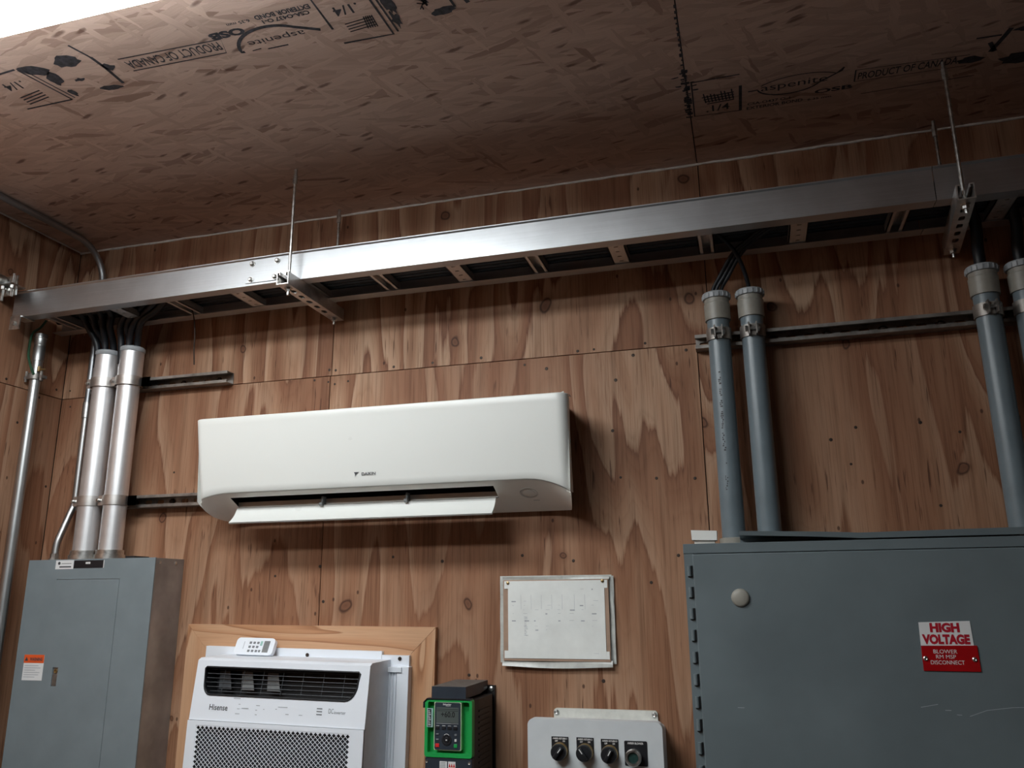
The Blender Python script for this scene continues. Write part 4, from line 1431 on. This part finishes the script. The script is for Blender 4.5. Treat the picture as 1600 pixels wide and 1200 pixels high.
# grille panel with diamond perforations
GZT, GZB = -1.0490, -1.75
GX0, GX1 = WX0 + 0.030, WX1 - 0.040
def gmap(u, v, n=0.0):
    k = (v - GZT) / (GZB - GZT)
    return V((u, -0.185 - 0.012 * k - n, v))
HZT, NR = GZT - 0.012, 26
NC = 35
cw = (GX1 - GX0) / NC
chh = 0.0128
HZB = HZT - NR * chh
bm = bmesh.new()
holed(bm, [(WX0, GZB), (WX1, GZB), (WX1, GZT), (WX0, GZT)], [[(GX0, HZB), (GX1, HZB), (GX1, HZT), (GX0, HZT)]], gmap, 0.004)
gp = obj('grille_panel', bm, MT['win_white'], wa)
bm = bmesh.new()
cache = {}
def gv(u, v):
    key = (round(u, 5), round(v, 5))
    if key not in cache:
        cache[key] = bm.verts.new(gmap(u, v, 0.003))
    return cache[key]
kk = 0.88
for r in range(2 * NR + 1):
    for c in range(NC + 1):
        cx = GX0 + (c + (0.5 if r % 2 else 0.0)) * cw
        cz = HZT - r * chh / 2
        if cx > GX1 + 1e-6:
            continue
        D = [(cx, cz + chh / 2), (cx + cw / 2, cz), (cx, cz - chh / 2), (cx - cw / 2, cz)]
        if min(p[0] for p in D) < GX0 - 1e-6 or max(p[0] for p in D) > GX1 + 1e-6 or max(p[1] for p in D) > HZT + 1e-6 or min(p[1] for p in D) < HZB - 1e-6:
            D = [(min(max(p[0], GX0), GX1), min(max(p[1], HZB), HZT)) for p in D]
            vs = []
            for p in D:
                v = gv(*p)
                if v not in vs:
                    vs.append(v)
            if len(vs) > 2:
                try:
                    bm.faces.new(vs)
                except ValueError:
                    pass
            continue
        I = [(cx + (p[0] - cx) * kk, cz + (p[1] - cz) * kk) for p in D]
        # hexagonal-ish hole: clip the diamond tips
        outer = [gv(*p) for p in D]
        inner = [bm.verts.new(gmap(p[0], p[1], 0.003)) for p in I]
        for i in range(4):
            j = (i + 1) % 4
            bm.faces.new((outer[i], outer[j], inner[j], inner[i]))
r_ = bmesh.ops.extrude_face_region(bm, geom=bm.faces[:])
bmesh.ops.translate(bm, vec=(0, 0.0012, 0), verts=[v for v in r_['geom'] if isinstance(v, bmesh.types.BMVert)])
obj('perforated_grille', bm, MT['win_white'], gp)
bm = bmesh.new()
poly(bm, [gmap(GX0 - 0.004, HZB - 0.004, -0.012), gmap(GX1 + 0.004, HZB - 0.004, -0.012), gmap(GX1 + 0.004, HZT + 0.004, -0.012), gmap(GX0 - 0.004, HZT + 0.004, -0.012)])
obj('grille_dark_sheet', bm, simple('grille_hole_dark', (0.012, 0.015, 0.022), 0.7), gp)  # near-black sheet stands in for the shade behind the holes
# lettering and icons on the control strip
bm = bmesh.new()
text(bm, 'Hisense', smap(-0.222, 0.036, 0.0006), X, up_, 0.060, 0.0155, 0.012)
obj('brand_lettering', bm, MT['print_dark'], front, recalc=False)
bm = bmesh.new()
random.seed(5)
for u, v, w in ((-0.155, 0.047, 0.006), (-0.157, 0.035, 0.008), (-0.158, 0.022, 0.014), (-0.135, 0.037, 0.022), (-0.095, 0.046, 0.012), (-0.099, 0.034, 0.006),
                (-0.098, 0.022, 0.006), (-0.075, 0.037, 0.004), (-0.036, 0.039, 0.005), (-0.016, 0.045, 0.030), (0.000, 0.027, 0.010), (0.042, 0.027, 0.011), (-0.165, 0.062, 0.022)):
    poly(bm, [smap(u - w / 2, v - 0.0010, 0.0006), smap(u + w / 2, v - 0.0010, 0.0006), smap(u + w / 2, v + 0.0010, 0.0006), smap(u - w / 2, v + 0.0010, 0.0006)])
obj('control_marks', bm, MT['print_pale'], front, recalc=False)
bm = bmesh.new()
cc = smap(0.098, 0.0400, 0)
for k in range(3):
    v = 0.030 + k * 0.0075
    poly(bm, [smap(0.090, v, 0.0006), smap(0.107, v, 0.0006), smap(0.107, v + 0.0028, 0.0006), smap(0.090, v + 0.0028, 0.0006)])
text(bm, 'DC', smap(0.134, 0.0415, 0.0006), X + up_ * 0.0, up_, 0.015, 0.0125, 0.0)
text(bm, 'inverter', smap(0.161, 0.0385, 0.0006), X, up_, 0.034, 0.0075, 0.0)
obj('badge_lettering', bm, MT['print_grey'], front, recalc=False)
# top mounting flange, corner piece and folding side curtain
obj('mounting_flange', bx(-0.386, 0.2105, -0.034, -0.0205, -0.899, -0.857), MT['win_white'], wa)
obj('corner_flange', bx(0.2112, 0.297, -0.033, -0.0205, -0.899, -0.867), MT['win_white'], wa)
for xx, zz, yq in ((-0.032, -0.874, -0.034), (0.268, -0.876, -0.033)):
    bm = bmesh.new()
    lathe(bm, (xx, yq, zz), -Y, [(0, 0.0055), (0.002, 0.0055), (0.0035, 0.0035), (0.002, 0.001)], 12)
    obj('screw', bm, MT['screw_dark'], wa, 40)
bm = bmesh.new()
box(bm, 0.2215, 0.281, -0.050, -0.034, -0.912, -0.899)
obj('curtain_track', bm, MT['win_side'], wa)
bm = bmesh.new()
prof = []
x = 0.2365
wdt = [0.0, 0.014, 0.016, 0.023, 0.025, 0.033, 0.035, 0.043, 0.0445]
dep = [0.010, 0.010, 0.002, 0.006, 0.001, 0.006, 0.001, 0.006, 0.0]
fpts = [(0.2205 + w, -0.038 - d) for w, d in zip(wdt, dep)]
prism(bm, fpts + [(0.265, -0.024), (0.2205, -0.024)], lambda p, q, a: V((p, q, a)), -1.75, -0.912)
obj('folding_curtain', bm, MT['win_white'], wa)
obj('curtain_frame', bx(0.2656, 0.3020, -0.046, -0.0205, -1.75, -0.897, 0.0015), MT['win_white'], wa)
wa.rotation_euler.y = math.radians(1.0)

# remote control leaning on the flange
rc = thing('remote_control', 'white remote control lying sideways on top of the window air conditioner', 'remote control', (-0.182, -0.060, -0.8785))
rq = Matrix.Translation(V((-0.1820, -0.060, -0.8785))) @ Matrix.Rotation(math.radians(1.2), 4, 'Y') @ Matrix.Rotation(math.radians(-24), 4, 'X')
def rmap(u, v, n=0.0):
    return rq @ V((u, -n, v))
bm = bmesh.new()
holed(bm, rrect(-0.066, 0.066, 0, 0.052, 0.012, 6), [], rmap, 0.014)
bmesh.ops.bevel(bm, geom=[e for e in bm.edges if len(e.link_faces) == 2 and e.calc_face_angle(0) > 1.0], offset=0.003, segments=2, profile=0.5, affect='EDGES')
obj('shell', bm, MT['win_white'], rc, 40)
def rbox(name, mat, u0, u1, v0, v1, t=0.001, r=0.001, parent=rc):
    bm = bmesh.new()
    holed(bm, rrect(u0, u1, v0, v1, r, 3), [], lambda u, v, n: rmap(u, v, 0.0138 + n), t)
    return obj(name, bm, mat, parent)
rbox('display', MT['vane_grey'], 0.030, 0.050, 0.008, 0.043, 0.0006)
for r in range(3):
    for c in range(3):
        rbox('button', MT['print_grey'], -0.020 + c * 0.013, -0.012 + c * 0.013, 0.008 + r * 0.0125, 0.015 + r * 0.0125, 0.0009)
rbox('button', MT['print_grey'], 0.0175, 0.0245, 0.008, 0.015, 0.0009)
rbox('power_button', MT['mint'], 0.0178, 0.0255, 0.028, 0.042, 0.0009)
rbox('brand_strip', MT['print_pale'], -0.0385, -0.0365, 0.017, 0.040, 0.0003, 0.0003)

# ------------------------------------------------------------------ variable speed drive
vd = thing('motor_drive', 'green and black motor drive with a keypad beside the pine frame', 'motor drive', (0.497, 0, -1.30))
bm = bmesh.new()
prof = [(0.437, -0.186), (0.437, -0.010), (0.556, -0.010), (0.563, -0.030), (0.563, -0.150), (0.560, -0.186)]
prism(bm, prof, lambda p, q, a: V((p, q, a)), -1.30, -0.972)
for k in range(16):
    z = -1.000 - k * 0.014
    box(bm, 0.5628, 0.5652, -0.15, -0.055, z - 0.004, z)
obj('heatsink_body', bm, MT['body_dark'], vd)
bm = bmesh.new()
box(bm, 0.432, 0.5640, -0.010, -0.0005, -1.30, -0.951)
bp = obj('back_plate', bm, MT['body_dark'], vd)
bm = bmesh.new()
lathe(bm, (0.5535, -0.010, -0.9605), -Y, [(0, 0.007), (0.002, 0.007), (0.004, 0.004)], 12)
obj('mounting_screw', bm, MT['zinc'], bp, 40)
bm = bmesh.new()
prism(bm, [(-0.200, -0.966), (-0.200, -0.9375), (-0.012, -0.9375), (-0.012, -0.958), (-0.08, -0.966)], lambda p, q, a: V((a, p, q)), 0.449, 0.544)
obj('top_cover', bm, MT['dark_blue'], vd)
obj('cover_dust', bx(0.4495, 0.5435, -0.1995, -0.0125, -0.9376, -0.9371), MT['dust_top'], vd)
# black bracket at the upper left corner
bm = bmesh.new()
holed(bm, [(0.428, -0.990), (0.4325, -0.990), (0.4325, -0.978), (0.440, -0.9705), (0.560, -0.9705), (0.560, -0.966), (0.438, -0.966), (0.428, -0.976)], [], lambda u, v, n: V((u, -0.190 - n, v)), 0.017)
obj('front_rim', bm, MT['black'], vd)
# green front frame with a deep keypad recess
bm = bmesh.new()
outer = rrect(0.4335, 0.5635, -1.1085, -0.969, 0.006, 4)
recess = rrect(0.4420, 0.5560, -1.0985, -0.9745, 0.004, 4)
holed(bm, outer, [recess], lambda u, v, n: V((u, -0.186 - n, v)), 0.021)
box(bm, 0.4400, 0.5580, -0.190, -0.1862, -1.1005, -0.9725)
obj('green_front', bm, MT['green'], vd, 40)
# keypad
KX0, KX1, KZ0, KZ1 = 0.4595, 0.5345, -1.0915, -0.9735
bm = bmesh.new()
holed(bm, rrect(KX0, KX1, KZ0, KZ1, 0.004, 4), [], lambda u, v, n: V((u, -0.1905 - n, v)), 0.0160)
kp = obj('keypad_rim', bm, simple('pale_green_rim', rgb(200, 222, 184), 0.45), vd)
bm = bmesh.new()
holed(bm, rrect(KX0 + 0.0022, KX1 - 0.0022, KZ0 + 0.0022, KZ1 - 0.0022, 0.0035, 4), [], lambda u, v, n: V((u, -0.2062 - n, v)), 0.0022)
kf = obj('keypad_face', bm, MT['dark_blue'], vd)
ky = -0.2085
obj('display', bx(0.4665, 0.5275, ky - 0.0004, ky + 0.001, -1.0245, -0.9875), MT['lcd'], kf)
bm = bmesh.new()
text(bm, '+60.0', (0.4985, ky - 0.0007, -1.0045), X, Z, 0.038, 0.014, 0.02)
for z in (-0.9915, -0.9955):
    poly(bm, [(0.468, ky - 0.0007, z), (0.526, ky - 0.0007, z), (0.526, ky - 0.0007, z - 0.001), (0.468, ky - 0.0007, z - 0.001)])
obj('display_digits', bm, MT['lcd_text'], kf, recalc=False)
bm = bmesh.new()
text(bm, 'Schneider', (0.496, ky - 0.0004, -0.9800), X, Z, 0.023, 0.0042, 0.02)
text(bm, 'Electric', (0.499, ky - 0.0004, -0.9835), X, Z, 0.013, 0.0022, 0.02)
for x0 in (0.4665, 0.483, 0.4985, 0.5145):
    poly(bm, [(x0, ky - 0.0004, -1.0315), (x0 + 0.0085, ky - 0.0004, -1.0315), (x0 + 0.0085, ky - 0.0004, -1.0324), (x0, ky - 0.0004, -1.0324)])
poly(bm, [(0.4665, ky - 0.0004, -1.0262), (0.5275, ky - 0.0004, -1.0262), (0.5275, ky - 0.0004, -1.0268), (0.4665, ky - 0.0004, -1.0268)])
obj('keypad_print', bm, MT['print_white'], kf, recalc=False)
def kbtn(name, mat, x, z, w, h):
    return obj(name, bx(x - w / 2, x + w / 2, ky - 0.0014, ky + 0.001, z - h / 2, z + h / 2, 0.0006), mat, kf)
for k, x in enumerate((0.470, 0.487, 0.503, 0.519)):
    kbtn('button', MT['black'], x, -1.0375, 0.0105, 0.0075)
kbtn('button', MT['print_grey'], 0.470, -1.0525, 0.007, 0.003)
kbtn('button', MT['print_grey'], 0.470, -1.0655, 0.007, 0.003)
kbtn('button', MT['print_grey'], 0.520, -1.0535, 0.006, 0.005)
kbtn('button', MT['print_white'], 0.520, -1.0665, 0.0055, 0.006)
kbtn('stop_button', MT['red'], 0.470, -1.0795, 0.0105, 0.0085)
kbtn('run_button', MT['green'], 0.520, -1.0795, 0.009, 0.0085)
bm = bmesh.new()
lathe(bm, (0.4955, ky + 0.001, -1.066), -Y, [(0, 0.0135), (0.002, 0.0135), (0.0026, 0.011), (0.0018, 0.0075), (0.0030, 0.0065), (0.0034, 0.002)], 28)
dial = obj('jog_dial', bm, MT['black'], kf, 40)
bm = bmesh.new()
box(bm, 0.4935, 0.4975, ky - 0.0030, ky - 0.0022, -1.0672, -1.0648)
tube(bm, [(0.4955 + 0.0105 * math.cos(math.radians(a)), ky - 0.0012, -1.066 + 0.0145 * math.sin(math.radians(a))) for a in range(50, 131, 10)], 0.0005, 6)
obj('dial_marks', bm, MT['print_white'], dial)
sk = obj('side_label', bx(0.4395, 0.4565, -0.2078, -0.2072, -1.0365, -0.9905), MT['mint'], vd)
bm = bmesh.new()
box(bm, 0.4420, 0.4520, -0.2081, -0.2078, -1.0350, -0.9925)
sb = obj('label_print', bm, MT['ink'], sk)
bm = bmesh.new()
for k in range(9):
    z = -0.9965 - k * 0.0042
    box(bm, 0.4435, 0.4435 + 0.004 + 0.003 * ((k * 7) % 3) / 2, -0.2084, -0.2081, z - 0.0016, z)
obj('label_lines', bm, MT['print_white'], sb)
# lower black cover with a label
bm = bmesh.new()
box(bm, 0.4345, 0.5625, -0.204, -0.184, -1.30, -1.1095, 0.002)
lc = obj('lower_cover', bm, MT['dark_blue'], vd)
for xx in (0.440, 0.556):
    bm = bmesh.new()
    lathe(bm, (xx, -0.2045, -1.1195), -Y, [(0, 0.0035), (0.001, 0.0035), (0.0002, 0.0015)], 10)
    obj('screw', bm, MT['zinc'], lc, 40)
lb = obj('cover_label', bx(0.4755, 0.4955, -0.2046, -0.2038, -1.150, -1.118), MT['label_white'], lc)
obj('cover_label', bx(0.4985, 0.5185, -0.2046, -0.2038, -1.150, -1.118), MT['label_white'], lc)
bm = bmesh.new()
for k in range(3):
    poly(bm, [(0.500 + k * 0.006, -0.2050, -1.131), (0.5055 + k * 0.006, -0.2050, -1.131), (0.50275 + k * 0.006, -0.2050, -1.1215)])
    poly(bm, [(0.500, -0.2050, -1.1345 - k * 0.0035), (0.517, -0.2050, -1.1345 - k * 0.0035), (0.517, -0.2050, -1.1365 - k * 0.0035), (0.500, -0.2050, -1.1365 - k * 0.0035)])
obj('label_print', bm, MT['red'], lc, recalc=False)
bm = bmesh.new()
for k in range(7):
    poly(bm, [(0.477, -0.2050, -1.1205 - k * 0.0035), (0.492, -0.2050, -1.1205 - k * 0.0035), (0.492, -0.2050, -1.1217 - k * 0.0035), (0.477, -0.2050, -1.1217 - k * 0.0035)])
obj('label_lines', bm, MT['print_grey'], lc, recalc=False)

# ------------------------------------------------------------------ small control enclosure
cb_ = thing('control_box', 'light grey control box with four switches at the bottom of the photo', 'control box', (0.868, 0, -1.36))
BX0, BX1, BZT, BYF = 0.692, 1.040, -1.0175, -0.135
bm = bmesh.new()
holed(bm, rrect(BX0 + 0.006, BX1 - 0.006, -1.355, BZT - 0.020, 0.014, 5), [], lambda u, v, n: V((u, -0.0005 - n, v)), 0.104)
obj('box_body', bm, MT['box_grey'], cb_, 40)
bm = bmesh.new()
holed(bm, rrect(BX0, BX1, -1.36, BZT, 0.016, 6), [], lambda u, v, n: V((u, -0.105 - n, v)), 0.030)
es = [e for e in bm.edges if len(e.link_faces) == 2 and e.calc_face_angle(0) > 1.0]
bmesh.ops.bevel(bm, geom=es, offset=0.004, segments=3, profile=0.5, affect='EDGES')
lid = obj('lid', bm, MT['box_grey'], cb_, 40)
bm = bmesh.new()
holed(bm, rrect(0.7335, 1.0155, -1.040, -1.0065, 0.008, 4), [], lambda u, v, n: V((u, -0.0005 - n, v)), 0.009)
bmesh.ops.bevel(bm, geom=[e for e in bm.edges if len(e.link_faces) == 2 and e.calc_face_angle(0) > 1.0], offset=0.0015, segments=2, profile=0.5, affect='EDGES')
fl = obj('mounting_flange', bm, MT['box_edge'], cb_, 40)
for xx in (0.7415, 1.0065):
    bm = bmesh.new()
    lathe(bm, (xx, -0.0095, -1.0165), -Y, [(0, 0.0075), (0.003, 0.007), (0.0055, 0.004), (0.004, 0.001)], 14)
    obj('screw', bm, MT['zinc'], fl, 40)
def selector(x, z, ang, title):
    bm = bmesh.new()
    pw = 0.0222
    y = BYF
    pl = [(x - pw, z + 0.0255), (x + pw, z + 0.0255), (x + pw, z - 0.010), (x + pw - 0.006, z - 0.018), (x - pw + 0.006, z - 0.018), (x - pw, z - 0.010)]
    holed(bm, pl, [], lambda u, v, n: V((u, y - 0.0003 - n, v)), 0.0012)
    root = obj('selector_switch', bm, MT['black'], cb_)
    bm = bmesh.new()
    text(bm, title, (x, y - 0.0018, z + 0.0212), X, Z, 0.038, 0.0042, 0.03)
    text(bm, 'OFF', (x - 0.0095, y - 0.0018, z + 0.0152), X, Z, 0.0075, 0.0042, 0.03)
    text(bm, 'ON', (x + 0.0105, y - 0.0018, z + 0.0152), X, Z, 0.006, 0.0042, 0.03)
    obj('legend', bm, MT['print_white'], root, recalc=False)
    bm = bmesh.new()
    z -= 0.007
    lathe(bm, (x, y - 0.0018, z - 0.002), -Y, [(0, 0.0215), (0.004, 0.0215), (0.004, 0.0190), (0.009, 0.0190), (0.009, 0.0212), (0.013, 0.0205), (0.013, 0.010)], 30)
    obj('bezel', bm, MT['brass'], root, 40)
    bm = bmesh.new()
    lathe(bm, (x, y - 0.0145, z - 0.002), -Y, [(0, 0.0200), (0.009, 0.0200), (0.012, 0.0185), (0.0125, 0.006)], 30)
    c, s = math.cos(ang), math.sin(ang)
    t = bmesh.new()
    box(t, -0.0045, 0.0045, 0, 0.012, -0.0165, 0.0165, 0.002)
    merge(bm, t, lambda a, b, d: V((x + a * c + d * s, y - 0.0255 - b, z - 0.002 - a * s + d * c)))
    kn = obj('knob', bm, MT['black'], root, 40)
    bm = bmesh.new()
    t = bmesh.new()
    box(t, -0.0011, 0.0011, 0.012, 0.0124, 0.002, 0.0150)
    merge(bm, t, lambda a, b, d: V((x + a * c + d * s, y - 0.0255 - b, z - 0.002 - a * s + d * c)))
    obj('pointer', bm, MT['print_white'], kn)
selector(0.778, -1.0845, math.radians(38), 'AMBER RETURN 1')
selector(0.8435, -1.0845, math.radians(-36), 'AMBER RETURN 2')
selector(0.9065, -1.0860, math.radians(30), 'AMBER RETURN 3')
bm = bmesh.new()
holed(bm, rrect(0.9435, 1.0005, -1.1205, -1.0625, 0.003, 3), [], lambda u, v, n: V((u, BYF - 0.0003 - n, v)), 0.0012)
pb = obj('push_button', bm, MT['black'], cb_)
bm = bmesh.new()
text(bm, 'AMBER BLOWER', (0.9715, BYF - 0.0018, -1.0680), X, Z, 0.040, 0.0050, 0.03)
obj('legend', bm, MT['print_white'], pb, recalc=False)
bm = bmesh.new()
lathe(bm, (0.9675, BYF - 0.0015, -1.0985), -Y, [(0, 0.018), (0.006, 0.018), (0.006, 0.0150), (0.012, 0.0150)], 6)
lathe(bm, (0.9675, BYF - 0.0135, -1.0985), -Y, [(0, 0.0205), (0.010, 0.0205), (0.012, 0.0185), (0.012, 0.0135), (0.004, 0.0130)], 32)
obj('bezel', bm, MT['zinc'], pb, 40)
bm = bmesh.new()
lathe(bm, (0.9675, BYF - 0.0165, -1.0985), -Y, [(0, 0.0128), (0.004, 0.0125), (0.0045, 0.004)], 28)
bt = obj('button_cap', bm, simple('dark_green_lens', (0.02, 0.05, 0.045), 0.25), pb, 40)

# ------------------------------------------------------------------ framed sheet on the wall
pn = thing('pinned_sheet', 'white handwritten sheet in a clear sleeve pinned to the plywood wall', 'paper', (0.742, 0, -0.90))
def wavy(x0, x1, z0, z1, y0, t, amp, sag=0.0, nx=24, nz=12, seed=1):
    bm = bmesh.new()
    rnd = random.Random(seed)
    ph = [rnd.uniform(0, 6) for _ in range(4)]
    vs = []
    for j in range(nz + 1):
        row = []
        for i in range(nx + 1):
            u, v = i / nx, j / nz
            x = x0 + (x1 - x0) * u
            z = z0 + (z1 - z0) * v
            z -= sag * (1 - v) ** 6 * math.sin(PI * min(1, u * 0.75 + 0.12)) ** 2
            y = y0 - amp * (0.5 + 0.5 * math.sin(ph[0] + u * 5 + v * 3)) * (0.4 + 0.6 * (1 - v)) - amp * 0.4 * math.sin(ph[1] + v * 16 + u * 2)
            row.append(bm.verts.new((x, min(y, -0.0015), z)))
        vs.append(row)
    for j in range(nz):
        for i in range(nx):
            bm.faces.new((vs[j][i], vs[j][i + 1], vs[j + 1][i + 1], vs[j + 1][i]))
    r = bmesh.ops.extrude_face_region(bm, geom=bm.faces[:])
    bmesh.ops.translate(bm, vec=(0, -t, 0), verts=[v for v in r['geom'] if isinstance(v, bmesh.types.BMVert)])
    return bm
obj('plastic_sleeve', wavy(0.580, 0.905, -0.888, -0.652, -0.003, 0.0012, 0.004, 0.012, seed=2), MT['film'], pn, 60)
obj('backing_board', bx(0.592, 0.897, -0.0155, -0.0125, -0.884, -0.664), MT['tan_board'], pn)
sh = obj('sheet', bx(0.6065, 0.886, -0.0175, -0.0158, -0.8775, -0.6665, 0.0004), MT['paper'], pn)
bm = bmesh.new()
for x0, x1, z0, z1 in ((0.5955, 0.6065, -0.688, -0.6665), (0.886, 0.8945, -0.688, -0.6665), (0.5955, 0.6065, -0.8775, -0.857), (0.886, 0.8945, -0.8775, -0.857)):
    box(bm, x0, x1, -0.0172, -0.0158, z0, z1)
obj('corner_tab', bm, MT['paper'], sh)
bm = bmesh.new()
random.seed(11)
for r_i, zz in enumerate((-0.690, -0.712, -0.722, -0.734, -0.746, -0.756, -0.775, -0.790, -0.800, -0.835, -0.862)):
    for k in range(8):
        if random.random() < (0.75 if 2 < r_i < 7 else 0.35):
            x = 0.620 + k * 0.033 + random.uniform(-0.003, 0.003)
            w = random.uniform(0.003, 0.014)
            h = random.choice((0.0006, 0.0006, 0.003))
            poly(bm, [(x, -0.0179, zz), (x + w, -0.0179, zz), (x + w, -0.0179, zz - h), (x, -0.0179, zz - h)])
for k in range(12):
    zz = -0.765 - k * 0.0045
    poly(bm, [(0.655, -0.0179, zz), (0.655 + random.uniform(0.004, 0.013), -0.0179, zz - 0.001), (0.655 + random.uniform(0.002, 0.01), -0.0179, zz - 0.0022), (0.654, -0.0179, zz - 0.001)])
for xx in (0.645, 0.675, 0.705, 0.735, 0.765, 0.8, 0.83):
    poly(bm, [(xx, -0.0179, -0.705), (xx + 0.0006, -0.0179, -0.705), (xx + 0.0006, -0.0179, -0.745), (xx, -0.0179, -0.745)])
obj('handwriting', bm, MT['print_pale'], sh, recalc=False)
for xx, zz in ((0.6065, -0.672), (0.8815, -0.669)):
    bm = bmesh.new()
    lathe(bm, (xx, -0.0172, zz), -Y, [(0, 0.005), (0.002, 0.0045), (0.0035, 0.002)], 12)
    obj('push_pin', bm, MT['brass'], pn, 40)
obj('film_fold', wavy(0.590, 0.900, -0.664, -0.6545, -0.012, 0.002, 0.003, 0, 30, 3, 5), MT['film'], pn, 60)
obj('film_fold', wavy(0.588, 0.902, -0.897, -0.881, -0.010, 0.003, 0.004, 0.006, 30, 3, 8), MT['film'], pn, 60)
obj('film_fold', wavy(0.897, 0.911, -0.890, -0.655, -0.004, 0.002, 0.004, 0, 4, 20, 9), MT['film'], pn, 60)

# ------------------------------------------------------------------ big disconnect cabinet on the right
KXL, KXR, KY = 1.126, 2.40, -0.25
dc = thing('disconnect_cabinet', 'big dark grey electrical cabinet with HIGH VOLTAGE sign at lower right', 'cabinet', (1.75, 0, -1.75))
obj('cabinet_body', bx(KXL + 0.002, KXR, KY + 0.02, -0.0005, -1.75, CT), MT['cab_grey'], dc)
bm = bmesh.new()
box(bm, KXL, KXR, KY - 0.0005, KY + 0.0195, -0.6105, -0.5870, 0.0012)
box(bm, KXL + 0.001, KXL + 0.022, KY + 0.001, KY + 0.0195, -1.75, -0.6105)
obj('front_rim', bm, MT['cab_grey'], dc)
obj('door', bx(KXL + 0.0215, KXR - 0.01, KY - 0.003, KY + 0.019, -1.745, -0.6120, 0.0025), MT['cab_grey'], dc)
for k in range(16):
    zt = -0.640 - k * 0.0502
    if zt < -1.70:
        break
    bm = bmesh.new()
    cyl(bm, (KXL + 0.0125, KY - 0.002, zt), (KXL + 0.0125, KY - 0.002, zt - 0.0245), 0.0048, 12)
    hg = obj('hinge_knuckle', bm, MT['cab_grey'], dc, 40)
    bm = bmesh.new()
    box(bm, KXL + 0.0165, KXL + 0.0205, KY - 0.0012, KY + 0.0012, zt - 0.0258, zt + 0.0005)
    box(bm, KXL + 0.0085, KXL + 0.0205, KY - 0.0012, KY + 0.0012, zt - 0.0265, zt - 0.0245)
    obj('hinge_gap', bm, MT['cavity_dark'], hg)
bm = bmesh.new()
lathe(bm, (1.2545, KY - 0.003, -0.7165), -Y, [(0, 0.0215), (0.002, 0.0215), (0.0055, 0.019), (0.0075, 0.016), (0.0078, 0.004)], 32)
obj('hole_plug', bm, MT['pvc_grey'], dc, 40)
# signs
def quad_plate(name, pts, y, t, mat):
    bm = bmesh.new()
    holed(bm, pts, [], lambda u, v, n: V((u, y - n, v)), t)
    return obj(name, bm, mat, dc)
yd = KY - 0.003
sgn = quad_plate('high_voltage_sign', [(1.6365, -0.7725), (1.7405, -0.7695), (1.7420, -0.8215), (1.6355, -0.8225)], yd, 0.0012, MT['label_white'])
bm = bmesh.new()
text(bm, 'HIGH', (1.6880, yd - 0.0016, -0.7838), X, Z, 0.0600, 0.0205, 0.06)
text(bm, 'VOLTAGE', (1.6880, yd - 0.0016, -0.8088), X, Z, 0.0960, 0.0215, 0.06)
obj('sign_lettering', bm, MT['crimson'], sgn, recalc=False)
sgn = quad_plate('blower_sign', [(1.6355, -0.8232), (1.7480, -0.8215), (1.7490, -0.8760), (1.6350, -0.8755)], yd, 0.0025, MT['red_plate'])
bm = bmesh.new()
text(bm, 'BLOWER', (1.6830, yd - 0.0029, -0.8345), X, Z, 0.0480, 0.0085, 0.0)
text(bm, 'RM MSP', (1.6830, yd - 0.0029, -0.8455), X, Z, 0.0400, 0.0080, 0.0)
text(bm, 'DISCONNECT', (1.6850, yd - 0.0029, -0.8575), X, Z, 0.0680, 0.0085, 0.0)
obj('sign_lettering', bm, MT['print_white'], sgn, recalc=False)
for xx, zz in ((1.6415, -0.8495), (1.7395, -0.8505)):
    bm = bmesh.new()
    lathe(bm, (xx, yd - 0.0025, zz), -Y, [(0, 0.0052), (0.0015, 0.0050), (0.003, 0.003), (0.0015, 0.0008)], 14)
    obj('sign_screw', bm, MT['zinc'], sgn, 40)
# paint scratches on the door
bm = bmesh.new()
for pts in ([(1.62, -0.952), (1.655, -0.945)], [(1.668, -0.957), (1.68, -0.957)], [(1.715, -0.968), (1.75, -0.955), (1.80, -0.948), (1.85, -0.946)], [(1.23, -0.963), (1.245, -0.963)], [(1.69, -0.9655), (1.70, -0.966)]):
    stroke(bm, pts, 0.0011, lambda u, v: V((u, yd - 0.0003, v)))
obj('paint_scratch', bm, MT['print_pale'], dc, recalc=False)

# bent drip shield lying on the cabinet and the little white block beside it
bm = bmesh.new()
n = 40
rows = []
for i in range(n + 1):
    u = i / n
    x = 1.262 + (1.905 - 1.262) * u
    gap = 0.014 * (1 - min(1, u / 0.42)) ** 0.8
    rows.append([bm.verts.new(p) for p in ((x, -0.245, CT + 0.0035 + gap), (x, -0.247, CT + 0.0125 + gap + 0.006 * u), (x, -0.125, CT + 0.018 + 0.004 * u), (x, -0.113, CT + 0.016), (x, -0.1115, CT + 0.0015))])  # rear web added so the gap under the front edge looks dark
for a, b in zip(rows, rows[1:]):
    for i in range(4):
        bm.faces.new((a[i], b[i], b[i + 1], a[i + 1]))
r_ = bmesh.ops.extrude_face_region(bm, geom=bm.faces[:])
bmesh.ops.translate(bm, vec=(0, 0.0006, 0.0012), verts=[v for v in r_['geom'] if isinstance(v, bmesh.types.BMVert)])
solo('drip_shield', bm, MT['cab_grey'], 'thin bent grey metal strip lying on top of the right cabinet', 'metal strip', (1.58, -0.2, CT + 0.001), None, 40)
wb = thing('white_block', 'small white plastic block on the left corner of the right cabinet', 'plastic block', (1.178, -0.21, CT))
bm = bmesh.new()
holed(bm, [(1.1475, CT + 0.010), (1.2080, CT + 0.008), (1.2090, CT + 0.031), (1.1465, CT + 0.034)], [], lambda u, v, n: V((u, -0.190 - n, v)), 0.042)
obj('top_shell', bm, MT['white_gloss'], wb)
obj('foot', bx(1.153, 1.203, -0.225, -0.195, CT + 0.0012, CT + 0.0098), MT['under'], wb)
